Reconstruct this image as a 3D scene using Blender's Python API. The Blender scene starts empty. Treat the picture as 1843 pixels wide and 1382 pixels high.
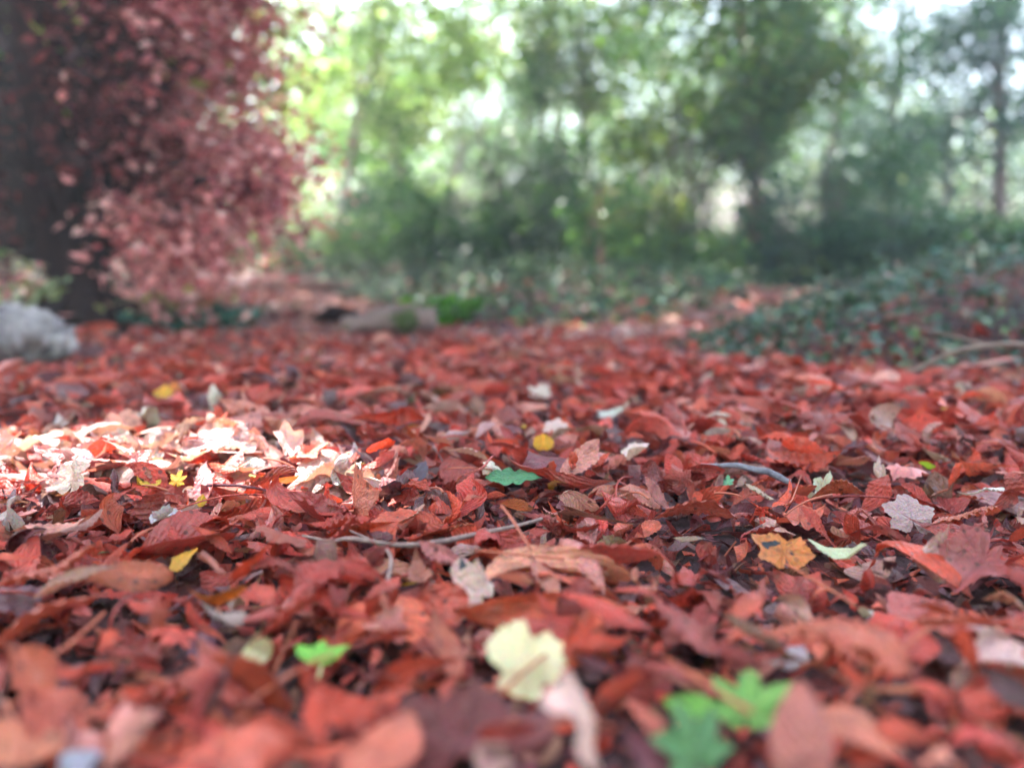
import bpy, math, random
import numpy as np
from mathutils import Vector
R_ = math.radians
sc = bpy.context.scene
C = sc.collection
rs = np.random.RandomState(7)
random.seed(7)

# ------------------------------------------------------------------ camera
CAM_H = 0.28
FPX = 1447.0                      # focal length in pixels of the 1843 px wide photograph
PITCH = math.atan((691 - 468) / FPX)
cam_d = bpy.data.cameras.new('camera')
cam = bpy.data.objects.new('camera', cam_d); C.objects.link(cam)
cam_d.sensor_width = 36.0
cam_d.lens = 36.0 * FPX / 1843.0
cam_d.clip_start = 0.02; cam_d.clip_end = 1500
cam.location = (0, 0, CAM_H)
cam.rotation_euler = (R_(90) - PITCH, 0, 0)
cam_d.dof.use_dof = True
cam_d.dof.focus_distance = 0.80
cam_d.dof.aperture_fstop = 1.95
cam_d.dof.aperture_blades = 0
sc.camera = cam

# ------------------------------------------------------------------ light
SUN_EL, SUN_AZ = 60.0, -32.0       # azimuth measured from +Y towards +X
w = bpy.data.worlds.new('World'); sc.world = w; w.use_nodes = True
nt = w.node_tree; nt.nodes.clear()
sky = nt.nodes.new('ShaderNodeTexSky'); sky.sky_type = 'NISHITA'; sky.sun_disc = False
sky.sun_elevation = R_(SUN_EL); sky.sun_rotation = R_(SUN_AZ); sky.air_density = 1.0; sky.dust_density = 3.0; sky.ozone_density = 1.0
bg = nt.nodes.new('ShaderNodeBackground'); bg.inputs['Strength'].default_value = 0.15
wo = nt.nodes.new('ShaderNodeOutputWorld')
nt.links.new(sky.outputs[0], bg.inputs[0]); nt.links.new(bg.outputs[0], wo.inputs[0])
TO_SUN = Vector((math.sin(R_(SUN_AZ)) * math.cos(R_(SUN_EL)), math.cos(R_(SUN_AZ)) * math.cos(R_(SUN_EL)), math.sin(R_(SUN_EL))))
sd = bpy.data.lights.new('sun', 'SUN'); sd.energy = 5.0; sd.angle = R_(0.5); sd.color = (1.0, 0.95, 0.88)
sun = bpy.data.objects.new('sun', sd); C.objects.link(sun)
sun.rotation_euler = TO_SUN.to_track_quat('Z', 'Y').to_euler(); sun.location = (-5, 8, 12)

sc.view_settings.view_transform = 'Standard'; sc.view_settings.look = 'None'
sc.view_settings.gamma = 1.0; sc.view_settings.exposure = 3.15
cy = sc.cycles
cy.use_denoising = True; cy.denoiser = 'OPENIMAGEDENOISE'
cy.max_bounces = 6; cy.diffuse_bounces = 3; cy.glossy_bounces = 2; cy.transmission_bounces = 3; cy.transparent_max_bounces = 4
cy.volume_bounces = 0; cy.caustics_reflective = False; cy.caustics_refractive = False
cy.use_adaptive_sampling = True; cy.adaptive_threshold = 0.02

# ------------------------------------------------------------------ helpers
def sstep(a, b, x):
    t = np.clip((x - a) / (b - a), 0, 1); return t * t * (3 - 2 * t)
def bank_s(x, y):
    return np.minimum(y - 1.74 + 0.06 * np.sin(x * 9), (x - 0.42 - 0.65 * np.maximum(0, y - 2.4)) * 0.84)
def mound_s(x, y):
    a = np.minimum(y - 3.0 + 0.07 * np.sin(x * 7 + 1), (x + 0.36 + 0.40 * (y - 3.1)) * 0.9)
    return np.minimum(a, (0.46 + (y - 2.85) * 0.58 - x) * 0.84)
def path_s(x, y):                 # >0 on the left side of the main path
    return (-0.98 - 0.46 * (y - 3.0) - x) * 0.9
def H(x, y):
    x = np.asarray(x, float); y = np.asarray(y, float)
    h = 0.006 * np.sin(x * 5 + y * 3) + 0.006 * np.sin(y * 7 - x * 2.3 + 1)
    h = h + 0.26 * sstep(0, 1.25, bank_s(x, y)) + 0.12 * sstep(0, 1.1, mound_s(x, y))
    h = h + 0.12 * sstep(0, 1.5, np.minimum(path_s(x, y), y - 3.3))
    r = np.hypot(x, y)
    h = h + 0.028 * np.clip(r - 2.4, 0, 5.8) + 9.0 * sstep(38, 160, r) * (1 + 0.4 * np.sin(x * 0.03 + 1) + 0.3 * np.sin(y * 0.05))
    h = h + 0.03 * sstep(3, 6, r) * (np.sin(x * 2.1 + y * 1.3) + np.sin(y * 1.7 - x * 1.1 + 2))
    return h
cp, sp = math.cos(PITCH), math.sin(PITCH)
def ray(px, py):
    a = (px - 921.5) / FPX; b = (py - 691.0) / FPX
    return np.array([a, cp - b * sp, -sp - b * cp])
def at(px, py, up=0.0):
    d = ray(px, py); t = 0.1
    for _ in range(4000):
        p = d * t
        if CAM_H + p[2] <= float(H(p[0], p[1])) + up: break
        t *= 1.004
        if t > 60: break
    return Vector((p[0], p[1], CAM_H + p[2]))
def atd(px, py, y):
    d = ray(px, py); t = y / d[1]
    return Vector((d[0] * t, y, CAM_H + d[2] * t))

def mesh_np(name, V, F_list, mat, parent=None, col=None, luv=None, smooth=True, tag_=None):
    """F_list: list of (n,k) integer arrays"""
    me = bpy.data.meshes.new(name)
    V = np.asarray(V, np.float32)
    me.vertices.add(len(V)); me.vertices.foreach_set('co', V.ravel())
    loops = np.concatenate([f.ravel() for f in F_list]).astype(np.int32)
    sizes = np.concatenate([np.full(len(f), f.shape[1], np.int32) for f in F_list])
    starts = np.concatenate([[0], np.cumsum(sizes)[:-1]]).astype(np.int32)
    me.loops.add(len(loops)); me.loops.foreach_set('vertex_index', loops)
    me.polygons.add(len(sizes)); me.polygons.foreach_set('loop_start', starts)
    me.polygons.foreach_set('use_smooth', np.full(len(sizes), smooth, bool))
    if col is not None:
        a = me.attributes.new('tint', 'FLOAT_VECTOR', 'POINT'); a.data.foreach_set('vector', np.asarray(col, np.float32).ravel())
    if luv is not None:
        a = me.attributes.new('leafuv', 'FLOAT_VECTOR', 'POINT'); a.data.foreach_set('vector', np.asarray(luv, np.float32).ravel())
    me.update(calc_edges=True); me.validate()
    if mat: me.materials.append(mat)
    o = bpy.data.objects.new(name, me); C.objects.link(o)
    if parent is not None: o.parent = parent
    return o
def tag(o, label=None, cat=None, group=None, kind=None):
    if label: o['label'] = label
    if cat: o['category'] = cat
    if group: o['group'] = group
    if kind: o['kind'] = kind
    return o
def empty(name, loc):
    o = bpy.data.objects.new(name, None); C.objects.link(o); o.location = loc; o.empty_display_size = 0.05; return o

class Acc:                         # collects verts / faces / attributes
    def __init__(s): s.V = []; s.F = {}; s.C = []; s.U = []; s.n = 0
    def add(s, V, Fs, col=None, luv=None):
        V = np.asarray(V); s.V.append(V)
        for f in Fs:
            s.F.setdefault(f.shape[1], []).append(f + s.n)
        if col is not None: s.C.append(np.broadcast_to(np.asarray(col, float), (len(V), 3)))
        if luv is not None: s.U.append(luv)
        s.n += len(V)
    def build(s, name, mat, parent=None, smooth=True, origin=None):
        V = np.concatenate(s.V)
        if origin is not None: V = V - np.array(origin)
        return mesh_np(name, V, [np.concatenate(v) for v in s.F.values()], mat, parent,
                       np.concatenate(s.C) if s.C else None, np.concatenate(s.U) if s.U else None, smooth)

def tube(P, Rr, k=8, noise=0.0, cap=True, rng=rs):
    P = np.asarray(P, float); Rr = np.broadcast_to(np.asarray(Rr, float), (len(P),)).copy()
    T = np.gradient(P, axis=0); T /= np.linalg.norm(T, axis=1)[:, None] + 1e-9
    up = np.array([0.13, 0.21, 0.97]) if abs(T[:, 2]).mean() < 0.8 else np.array([0.97, 0.2, 0.1])
    A = np.cross(T, up); A /= np.linalg.norm(A, axis=1)[:, None] + 1e-9
    B = np.cross(T, A)
    th = np.linspace(0, 2 * np.pi, k, endpoint=False)
    rad = Rr[:, None] * (1 + noise * rng.randn(len(P), k))
    V = P[:, None, :] + rad[..., None] * (np.cos(th)[None, :, None] * A[:, None, :] + np.sin(th)[None, :, None] * B[:, None, :])
    n = len(P); V = V.reshape(-1, 3)
    i = np.arange(n - 1)[:, None] * k; j = np.arange(k)[None, :]; j2 = (j + 1) % k
    F = np.stack([i + j, i + j2, i + k + j2, i + k + j], -1).reshape(-1, 4)
    Fs = [F]
    if cap:
        V = np.vstack([V, P[0], P[-1]])
        a = np.stack([np.full(k, n * k), (np.arange(k) + 1) % k, np.arange(k)], -1)
        b = np.stack([np.full(k, n * k + 1), (n - 1) * k + np.arange(k), (n - 1) * k + (np.arange(k) + 1) % k], -1)
        Fs.append(np.vstack([a, b]))
    return V, Fs
def smooth_path(pts, n):
    pts = np.asarray(pts, float); t = np.linspace(0, len(pts) - 1, n); out = []
    for q in t:
        i = min(int(q), len(pts) - 2); f = q - i
        p0 = pts[max(i - 1, 0)]; p1 = pts[i]; p2 = pts[i + 1]; p3 = pts[min(i + 2, len(pts) - 1)]
        out.append(0.5 * ((2 * p1) + (-p0 + p2) * f + (2 * p0 - 5 * p1 + 4 * p2 - p3) * f ** 2 + (-p0 + 3 * p1 - 3 * p2 + p3) * f ** 3))
    return np.array(out)

# ------------------------------------------------------------------ materials
def new_mat(name):
    m = bpy.data.materials.new(name); m.use_nodes = True; m.node_tree.nodes.clear(); return m, m.node_tree
def N(nt, t, **kw):
    n = nt.nodes.new(t)
    for k, v in kw.items(): setattr(n, k, v)
    return n
def L(nt, a, b): nt.links.new(a, b)
def mathn(nt, op, a, b=None, c=None, clamp=False):
    n = N(nt, 'ShaderNodeMath', operation=op, use_clamp=clamp)
    for i, q in enumerate((a, b, c)):
        if q is None: continue
        if isinstance(q, (int, float)): n.inputs[i].default_value = q
        else: L(nt, q, n.inputs[i])
    return n.outputs[0]
def mixc(nt, mode, fac, a, b):
    n = N(nt, 'ShaderNodeMix', data_type='RGBA', blend_type=mode)
    for s, q in ((n.inputs[0], fac), (n.inputs[6], a), (n.inputs[7], b)):
        if isinstance(q, (int, float)): s.default_value = q
        elif isinstance(q, tuple): s.default_value = (*q, 1)
        else: L(nt, q, s)
    return n.outputs[2]

def dry_leaf_mat(name, trans=0.2, rough=0.42, veins=True, spot=None, mott=0.75, veincol=(0.48, 0.36, 0.4), blotch=(0.10, 0.028, 0.03)):
    m, nt = new_mat(name)
    att = N(nt, 'ShaderNodeAttribute', attribute_name='tint')
    uv = N(nt, 'ShaderNodeAttribute', attribute_name='leafuv')
    sep = N(nt, 'ShaderNodeSeparateXYZ'); L(nt, uv.outputs['Vector'], sep.inputs[0])
    u, v, kd = sep.outputs
    tc = N(nt, 'ShaderNodeTexCoord')
    n1 = N(nt, 'ShaderNodeTexNoise'); n1.inputs['Scale'].default_value = 55; n1.inputs['Detail'].default_value = 5; n1.inputs['Roughness'].default_value = 0.65
    L(nt, tc.outputs['Object'], n1.inputs['Vector'])
    n2 = N(nt, 'ShaderNodeTexNoise'); n2.inputs['Scale'].default_value = 420; n2.inputs['Detail'].default_value = 3
    L(nt, tc.outputs['Object'], n2.inputs['Vector'])
    au = mathn(nt, 'ABSOLUTE', u)
    # leaflet side veins
    ph = mathn(nt, 'MULTIPLY_ADD', v, 9.0, mathn(nt, 'MULTIPLY', au, -2.6))
    fr = mathn(nt, 'PINGPONG', ph, 0.5)
    side = mathn(nt, 'LESS_THAN', fr, 0.055)
    mid = mathn(nt, 'LESS_THAN', au, 0.055)
    leafl = mathn(nt, 'MAXIMUM', side, mid)
    # lobed leaf radial veins: u = angle/pi, v = radius
    pr = mathn(nt, 'PINGPONG', mathn(nt, 'MULTIPLY', au, 3.45), 0.5)
    wv = mathn(nt, 'DIVIDE', 0.045, mathn(nt, 'MAXIMUM', v, 0.12))
    rad = mathn(nt, 'LESS_THAN', mathn(nt, 'SUBTRACT', 0.5, mathn(nt, 'SUBTRACT', 0.5, pr)), wv)
    vm = mathn(nt, 'ADD', mathn(nt, 'MULTIPLY', rad, kd), mathn(nt, 'MULTIPLY', leafl, mathn(nt, 'SUBTRACT', 1.0, kd)))
    base = att.outputs['Vector']
    ramp = N(nt, 'ShaderNodeMapRange'); ramp.inputs['From Min'].default_value = 0.35; ramp.inputs['From Max'].default_value = 0.72
    L(nt, n1.outputs['Fac'], ramp.inputs['Value'])
    c1 = mixc(nt, 'MIX', mathn(nt, 'MULTIPLY', mathn(nt, 'POWER', ramp.outputs[0], 2.0), mott), base, blotch)
    n3 = N(nt, 'ShaderNodeTexNoise'); n3.inputs['Scale'].default_value = 24; n3.inputs['Detail'].default_value = 6; n3.inputs['Roughness'].default_value = 0.7; n3.inputs['Distortion'].default_value = 1.5
    L(nt, tc.outputs['Object'], n3.inputs['Vector'])
    r3 = N(nt, 'ShaderNodeMapRange'); r3.inputs['From Min'].default_value = 0.52; r3.inputs['From Max'].default_value = 0.66; L(nt, n3.outputs['Fac'], r3.inputs['Value'])
    c1 = mixc(nt, 'MIX', mathn(nt, 'MULTIPLY', r3.outputs[0], mott * .5), c1, mixc(nt, 'MIX', 0.5, c1, (0.62, 0.36, 0.32)))
    sp = N(nt, 'ShaderNodeTexVoronoi'); sp.inputs['Scale'].default_value = 70; L(nt, tc.outputs['Object'], sp.inputs['Vector'])
    c1 = mixc(nt, 'MIX', mathn(nt, 'MULTIPLY', mathn(nt, 'LESS_THAN', sp.outputs['Distance'], 0.16), mott), c1, (0.09, 0.03, 0.03))
    c1 = mixc(nt, 'MULTIPLY', 0.65, c1, n2.outputs['Color'])
    c2 = mixc(nt, 'MULTIPLY', mathn(nt, 'MULTIPLY', vm, 0.38 if veins else 0.0), c1, veincol)
    c2 = mixc(nt, 'MULTIPLY', 1.0, c2, (1.22, 1.22, 1.22))
    if spot:
        for (su, sv, sr) in spot:
            dx = mathn(nt, 'SUBTRACT', u, su); dy = mathn(nt, 'SUBTRACT', v, sv)
            dd = mathn(nt, 'SQRT', mathn(nt, 'ADD', mathn(nt, 'MULTIPLY', dx, dx), mathn(nt, 'MULTIPLY', mathn(nt, 'MULTIPLY', dy, dy), 2.2)))
            c2 = mixc(nt, 'MIX', mathn(nt, 'LESS_THAN', dd, sr), c2, (0.03, 0.035, 0.05))
    bs = N(nt, 'ShaderNodeBsdfPrincipled'); bs.inputs['Roughness'].default_value = rough
    bs.inputs['Specular IOR Level'].default_value = 0.5
    L(nt, c2, bs.inputs['Base Color'])
    hsum = mathn(nt, 'ADD', mathn(nt, 'MULTIPLY', n2.outputs['Fac'], 0.5), mathn(nt, 'ADD', mathn(nt, 'MULTIPLY', n1.outputs['Fac'], 1.5), mathn(nt, 'MULTIPLY', fr, mathn(nt, 'MULTIPLY', mathn(nt, 'SUBTRACT', 1.0, kd), .45))))
    bp = N(nt, 'ShaderNodeBump'); bp.inputs['Strength'].default_value = 0.9; bp.inputs['Distance'].default_value = 0.004
    L(nt, hsum, bp.inputs['Height']); L(nt, bp.outputs[0], bs.inputs['Normal'])
    tr = N(nt, 'ShaderNodeBsdfTranslucent'); L(nt, mixc(nt, 'MULTIPLY', 1.0, c2, (1.25, 1.0, 0.7)), tr.inputs[0])
    mx = N(nt, 'ShaderNodeMixShader'); mx.inputs[0].default_value = trans
    L(nt, bs.outputs[0], mx.inputs[1]); L(nt, tr.outputs[0], mx.inputs[2])
    out = N(nt, 'ShaderNodeOutputMaterial'); L(nt, mx.outputs[0], out.inputs[0])
    return m
def foliage_mat(name, trans=0.45, rough=0.5, tint=(1.3, 1.25, 0.5), spec=.5):
    m, nt = new_mat(name)
    att = N(nt, 'ShaderNodeAttribute', attribute_name='tint')
    bs = N(nt, 'ShaderNodeBsdfPrincipled'); bs.inputs['Roughness'].default_value = rough; bs.inputs['Specular IOR Level'].default_value = spec
    L(nt, att.outputs['Vector'], bs.inputs['Base Color'])
    tr = N(nt, 'ShaderNodeBsdfTranslucent'); L(nt, mixc(nt, 'MULTIPLY', 1.0, att.outputs['Vector'], tint), tr.inputs[0])
    mx = N(nt, 'ShaderNodeMixShader'); mx.inputs[0].default_value = trans
    L(nt, bs.outputs[0], mx.inputs[1]); L(nt, tr.outputs[0], mx.inputs[2])
    out = N(nt, 'ShaderNodeOutputMaterial'); L(nt, mx.outputs[0], out.inputs[0])
    return m
def rough_mat(name, c1, c2, scale=12, bump=0.5, dist=0.01, rough=0.9, stretch=(1, 1, 1), c3=None, s3=4, t3=0.55):
    m, nt = new_mat(name)
    tc = N(nt, 'ShaderNodeTexCoord'); mp = N(nt, 'ShaderNodeMapping'); mp.inputs['Scale'].default_value = stretch
    L(nt, tc.outputs['Object'], mp.inputs[0])
    n1 = N(nt, 'ShaderNodeTexNoise'); n1.inputs['Scale'].default_value = scale; n1.inputs['Detail'].default_value = 7; n1.inputs['Roughness'].default_value = 0.7
    L(nt, mp.outputs[0], n1.inputs['Vector'])
    mr = N(nt, 'ShaderNodeMapRange'); mr.inputs['From Min'].default_value = 0.3; mr.inputs['From Max'].default_value = 0.7; L(nt, n1.outputs['Fac'], mr.inputs['Value'])
    c = mixc(nt, 'MIX', mr.outputs[0], c1, c2)
    if c3:
        n3 = N(nt, 'ShaderNodeTexNoise'); n3.inputs['Scale'].default_value = s3; n3.inputs['Detail'].default_value = 4
        L(nt, tc.outputs['Object'], n3.inputs['Vector'])
        m3 = N(nt, 'ShaderNodeMapRange'); m3.inputs['From Min'].default_value = t3; m3.inputs['From Max'].default_value = t3 + 0.08; L(nt, n3.outputs['Fac'], m3.inputs['Value'])
        c = mixc(nt, 'MIX', m3.outputs[0], c, c3)
    bs = N(nt, 'ShaderNodeBsdfPrincipled'); bs.inputs['Roughness'].default_value = rough; L(nt, c, bs.inputs['Base Color'])
    bp = N(nt, 'ShaderNodeBump'); bp.inputs['Strength'].default_value = bump; bp.inputs['Distance'].default_value = dist
    L(nt, n1.outputs['Fac'], bp.inputs['Height']); L(nt, bp.outputs[0], bs.inputs['Normal'])
    out = N(nt, 'ShaderNodeOutputMaterial'); L(nt, bs.outputs[0], out.inputs[0])
    return m
M_litter = dry_leaf_mat('dry_leaf')
M_fresh = dry_leaf_mat('fresh_leaf', trans=0.3, rough=0.45, veincol=(2.2, 1.6, 1.8), mott=0.12, blotch=(0.25, 0.22, 0.05))
M_pale = dry_leaf_mat('pale_leaf', trans=0.2, mott=0.14, veincol=(.78, .68, .68), blotch=(0.5, 0.32, 0.26))
M_spot = dry_leaf_mat('tar_spotted_leaf', trans=0.35, mott=0.35, spot=[(0.2, 0.52, 0.2), (-0.55, 0.3, 0.07), (-0.2, 0.75, 0.06)])
M_spot2 = dry_leaf_mat('tar_spotted_pale_leaf', trans=0.15, mott=0.15, blotch=(0.4, 0.2, 0.18), spot=[(-0.1, 0.62, 0.36)])
M_stalk = rough_mat('leaf_stalk', (0.25, 0.05, 0.035), (0.48, 0.12, 0.06), 60, 0.2, 0.001, 0.5)
M_green_stalk = rough_mat('green_stalk', (0.4, 0.45, 0.18), (0.6, 0.5, 0.3), 60, 0.2, 0.001, 0.5)
M_twig = rough_mat('twig_bark', (0.10, 0.06, 0.06), (0.34, 0.22, 0.2), 90, 0.6, 0.002, 0.8)
M_greytwig = rough_mat('grey_twig_bark', (0.04, 0.035, 0.05), (0.26, 0.24, 0.29), 110, 0.6, 0.002, 0.8)
M_branch = rough_mat('branch_bark', (0.13, 0.08, 0.065), (0.26, 0.18, 0.15), 40, 0.6, 0.003, 0.85)
M_ground = rough_mat('humus', (0.022, 0.010, 0.014), (0.09, 0.035, 0.04), 30, 1.0, 0.02, 0.95, c3=(0.16, 0.04, 0.035), s3=9, t3=0.5)
M_dark_bark = rough_mat('dark_bark', (0.010, 0.006, 0.007), (0.035, 0.018, 0.018), 10, 1.0, 0.03, 0.95, (1, 1, 0.3))
M_dark_bark.node_tree.nodes['Principled BSDF'].inputs['Specular IOR Level'].default_value = .08
M_bark = rough_mat('bark', (0.10, 0.07, 0.06), (0.24, 0.18, 0.15), 10, 0.9, 0.02, 0.9, (1, 1, 0.3))
M_red_bark = rough_mat('reddish_bark', (0.2, 0.08, 0.06), (0.42, 0.22, 0.18), 10, 0.9, 0.02, 0.9, (1, 1, 0.3))
M_pale_bark = rough_mat('pale_bark', (0.35, 0.28, 0.26), (0.62, 0.52, 0.48), 10, 0.7, 0.02, 0.9, (1, 1, 0.3))
M_log = rough_mat('log_bark', (0.11, 0.065, 0.06), (0.36, 0.24, 0.22), 16, 1.0, 0.02, 0.9, (0.4, 1, 1), c3=(0.07, 0.1, 0.03), s3=7, t3=0.6)
M_white_log = rough_mat('weathered_wood', (0.14, 0.10, 0.11), (0.72, 0.64, 0.64), 22, 1.0, 0.02, 0.8, (0.4, 1, 1), c3=(0.12, 0.10, 0.12), s3=9, t3=0.56)
M_fol = foliage_mat('foliage', .5, .4)
M_copper = foliage_mat('copper_foliage', 0.5, 0.5, (1.2, 0.8, 0.75), .15)
M_ivy = foliage_mat('ivy_leaf', 0.12, 0.5)

# ------------------------------------------------------------------ ground
def axis(lo, hi, dense_lo, dense_hi, step, far):
    a = [dense_lo]; s = step
    while a[0] > lo: s *= far; a.insert(0, a[0] - s)
    b = list(np.arange(dense_lo + step, dense_hi, step)); s = step
    while b[-1] < hi: s *= far; b.append(b[-1] + s)
    return np.array(a + b)
gx = axis(-220, 220, -4, 5, 0.06, 1.18); gy = axis(-160, 300, -1, 9, 0.06, 1.18)
X, Y = np.meshgrid(gx, gy); Z = H(X, Y) + 0.004 * rs.randn(*X.shape) * (np.hypot(X, Y) < 12)
nx, ny = len(gx), len(gy)
i = np.arange(ny - 1)[:, None] * nx + np.arange(nx - 1)[None, :]
GF = np.stack([i, i + 1, i + nx + 1, i + nx], -1).reshape(-1, 4)
tag(mesh_np('ground', np.stack([X, Y, Z], -1).reshape(-1, 3), [GF], M_ground), kind='structure')

# the bare trodden path beyond the litter
M_path = rough_mat('trodden_path', (0.30, 0.18, 0.185), (0.56, 0.41, 0.43), 45, 0.7, 0.01, 0.95, c3=(0.30, 0.13, 0.11), s3=3.5, t3=0.52)
px_ = np.arange(-7, 6, .08); py_ = np.arange(2.0, 13, .08); XP, YP = np.meshgrid(px_, py_)
wob = .07 * np.sin(XP * 6 + YP * 4) + .05 * np.sin(XP * 13 - YP * 9)
okp = (bank_s(XP, YP) < wob) & (mound_s(XP, YP) < wob) & (path_s(XP, YP) < .15 + wob) & (YP > 2.4 + wob * 2 + .2 * np.sin(XP * 2.3))
ZP = H(XP, YP) + .012
i = np.arange(len(py_) - 1)[:, None] * len(px_) + np.arange(len(px_) - 1)[None, :]
FP = np.stack([i, i + 1, i + len(px_) + 1, i + len(px_)], -1).reshape(-1, 4); FP = FP[okp.reshape(-1)[FP].all(1)]
uq, inv = np.unique(FP, return_inverse=True)
tag(mesh_np('path', np.stack([XP, YP, ZP], -1).reshape(-1, 3)[uq], [inv.reshape(-1, 4)], M_path), kind='structure')

# ------------------------------------------------------------------ leaf shapes
def deform(P, kx, ky, fold, tw, rng, rip=0.003, crease=.26):
    """P (n,3): x along, y across. bends along the length (kx), across (ky), folds and twists."""
    P = P.copy(); x, y, z = P.T
    if rip:
        for _ in range(4):
            f1, f2 = rng.uniform(25, 140, 2); p = rng.uniform(0, 6.3, 2)
            z = z + rip * np.sin(x * f1 + p[0]) * np.sin(y * f2 + p[1])
    z = z + np.abs(y) * math.tan(fold)
    if rip:
        for _ in range(4):             # sharp creases
            a = rng.uniform(0, 3.14); c = rng.uniform(-.4, .4) * np.ptp(x)
            z = z + rng.normal(0, crease) * np.abs((x - x.mean()) * np.cos(a) + y * np.sin(a) - c)
    if abs(ky) > 0.5:
        a = ky * y; y, z = np.sin(a) * (1 / ky - z), 1 / ky - np.cos(a) * (1 / ky - z)
    x0 = x.mean()
    if abs(kx) > 0.5:
        k = kx; a = k * (x - x0); x, z = np.sin(a) * (1 / k - z), 1 / k - np.cos(a) * (1 / k - z)
    t = tw * (P[:, 0] - x0)
    y, z = y * np.cos(t) - z * np.sin(t), y * np.sin(t) + z * np.cos(t)
    return np.stack([x, y, z], -1)
def grid_faces(nv, nu):
    i = np.arange(nv - 1)[:, None] * nu + np.arange(nu - 1)[None, :]
    return np.stack([i, i + 1, i + nu + 1, i + nu], -1).reshape(-1, 4)
def leaflet(Ln, Wd, nu, nv, rng, corr=0.0022, teeth=0.03, shape=1.5, lobes=0):
    v = np.linspace(0, 1, nv); u = np.linspace(-1, 1, nu)
    prof = np.sin(np.pi * np.clip(v ** shape, 0, 1)) ** 0.75 * (1 - 0.25 * v ** 6) + 0.02
    prof[0] = 0.03; prof[-1] = 0.012
    if lobes: prof = prof * (0.72 + 0.36 * np.abs(np.sin(np.pi * v * lobes + 0.4)))
    nve = rng.uniform(6.5, 11.5)
    V, U = np.meshgrid(v, u, indexing='ij')
    wv = (prof * Wd / 2)[:, None]
    ed = 1 + teeth * ((V * nv * 0.5) % 1 - 0.5) * 2 * (np.abs(U) > 0.99) + teeth * 0.6 * rng.randn(nv, 1) * np.abs(U) ** 3
    y = U * wv * ed
    x = V * Ln + np.abs(U) * 0.10 * Ln * (1 - V) * 0.6
    z = corr * np.sin(2 * np.pi * (V * nve - np.abs(U) * 2.6 + .25 * np.sin(V * 7 + U * 2 + nve))) * np.sqrt(np.abs(U)) * (1 - .35 * np.abs(U) ** 4) * np.clip(prof, 0, 1)[:, None] if corr and nv > 20 else 0 * x
    P = np.stack([x - Ln / 2, y, z], -1).reshape(-1, 3)
    luv = np.stack([U, V * nve / 9, 0 * U], -1).reshape(-1, 3)
    return P, [grid_faces(nv, nu)], luv
LOBES = {
 'maple': [(0, 1), (8, .84), (12, .86), (20, .62), (27, .46), (36, .66), (43, .72), (52, .94), (60, .74), (66, .7), (80, .42), (92, .54), (106, .7), (118, .5), (140, .42), (165, .36), (176, .14), (180, .05)],
 'round': [(0, .62), (8, .54), (30, .52), (70, .5), (110, .46), (150, .42), (172, .38), (180, .34)],
 'sycamore': [(0, 1), (8, .86), (15, .84), (27, .68), (40, .76), (52, .92), (60, .8), (68, .76), (80, .6), (95, .66), (108, .76), (120, .62), (140, .55), (162, .46), (178, .16), (180, .1)],
 'trilobe': [(0, .62), (12, .5), (28, .36), (45, .55), (60, .98), (72, .74), (84, .66), (98, .4), (130, .24), (165, .16), (180, .12)],
 'ivy': [(0, 1), (18, .6), (30, .45), (52, .75), (70, .5), (95, .45), (125, .62), (160, .45), (180, .15)],
}
def polar(Ln, kind, rings, na, rng, jag=0.05, torn=0.0):
    th = np.linspace(-np.pi, np.pi, na, endpoint=False) + 1e-4
    c = np.array(LOBES[kind]); r = np.interp(np.abs(np.degrees(th)), c[:, 0], c[:, 1])
    r = r * (1 + jag * rng.randn(na)) * (1 + 0.08 * np.sin(th * 2 + rng.rand() * 6))
    if torn: r *= 1 - torn * np.clip(np.sin(th * rng.randint(1, 4) + rng.rand() * 6), 0, 1) ** 3
    s = np.linspace(0, 1, rings + 1)[1:] ** 0.8
    x = np.cos(th)[None, :] * r[None, :] * s[:, None]; y = np.sin(th)[None, :] * r[None, :] * s[:, None]
    zz = (0.03 if kind != 'round' else 0.0) * np.cos(np.abs(th)[None, :] * 3.45 * 2) * s[:, None]
    P = np.vstack([[[0, 0, 0]], np.stack([x, y, -zz], -1).reshape(-1, 3)]) * Ln * 0.6
    luv = np.vstack([[[0, 0, 1]], np.stack([np.broadcast_to(th / np.pi, x.shape), np.broadcast_to(s[:, None], x.shape), np.full_like(x, 1.0 if kind != 'round' else .2)], -1).reshape(-1, 3)])
    j = np.arange(na); j2 = (j + 1) % na
    F3 = np.stack([0 * j, 1 + j, 1 + j2], -1)
    q = [np.stack([1 + k * na + j, 1 + (k + 1) * na + j, 1 + (k + 1) * na + j2, 1 + k * na + j2], -1) for k in range(rings - 1)]
    Fs = [F3] + ([np.vstack(q)] if q else [])
    P[:, 0] -= 0.1 * Ln
    return P, Fs, luv
def rotm(yaw, pitch, roll):
    cy_, sy_ = np.cos(yaw), np.sin(yaw); c1, s1 = np.cos(pitch), np.sin(pitch); c2, s2 = np.cos(roll), np.sin(roll)
    Rz = np.array([[cy_, -sy_, 0], [sy_, cy_, 0], [0, 0, 1]]); Ry = np.array([[c1, 0, -s1], [0, 1, 0], [s1, 0, c1]]); Rx = np.array([[1, 0, 0], [0, c2, -s2], [0, s2, c2]])
    return Rz @ Ry @ Rx

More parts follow.
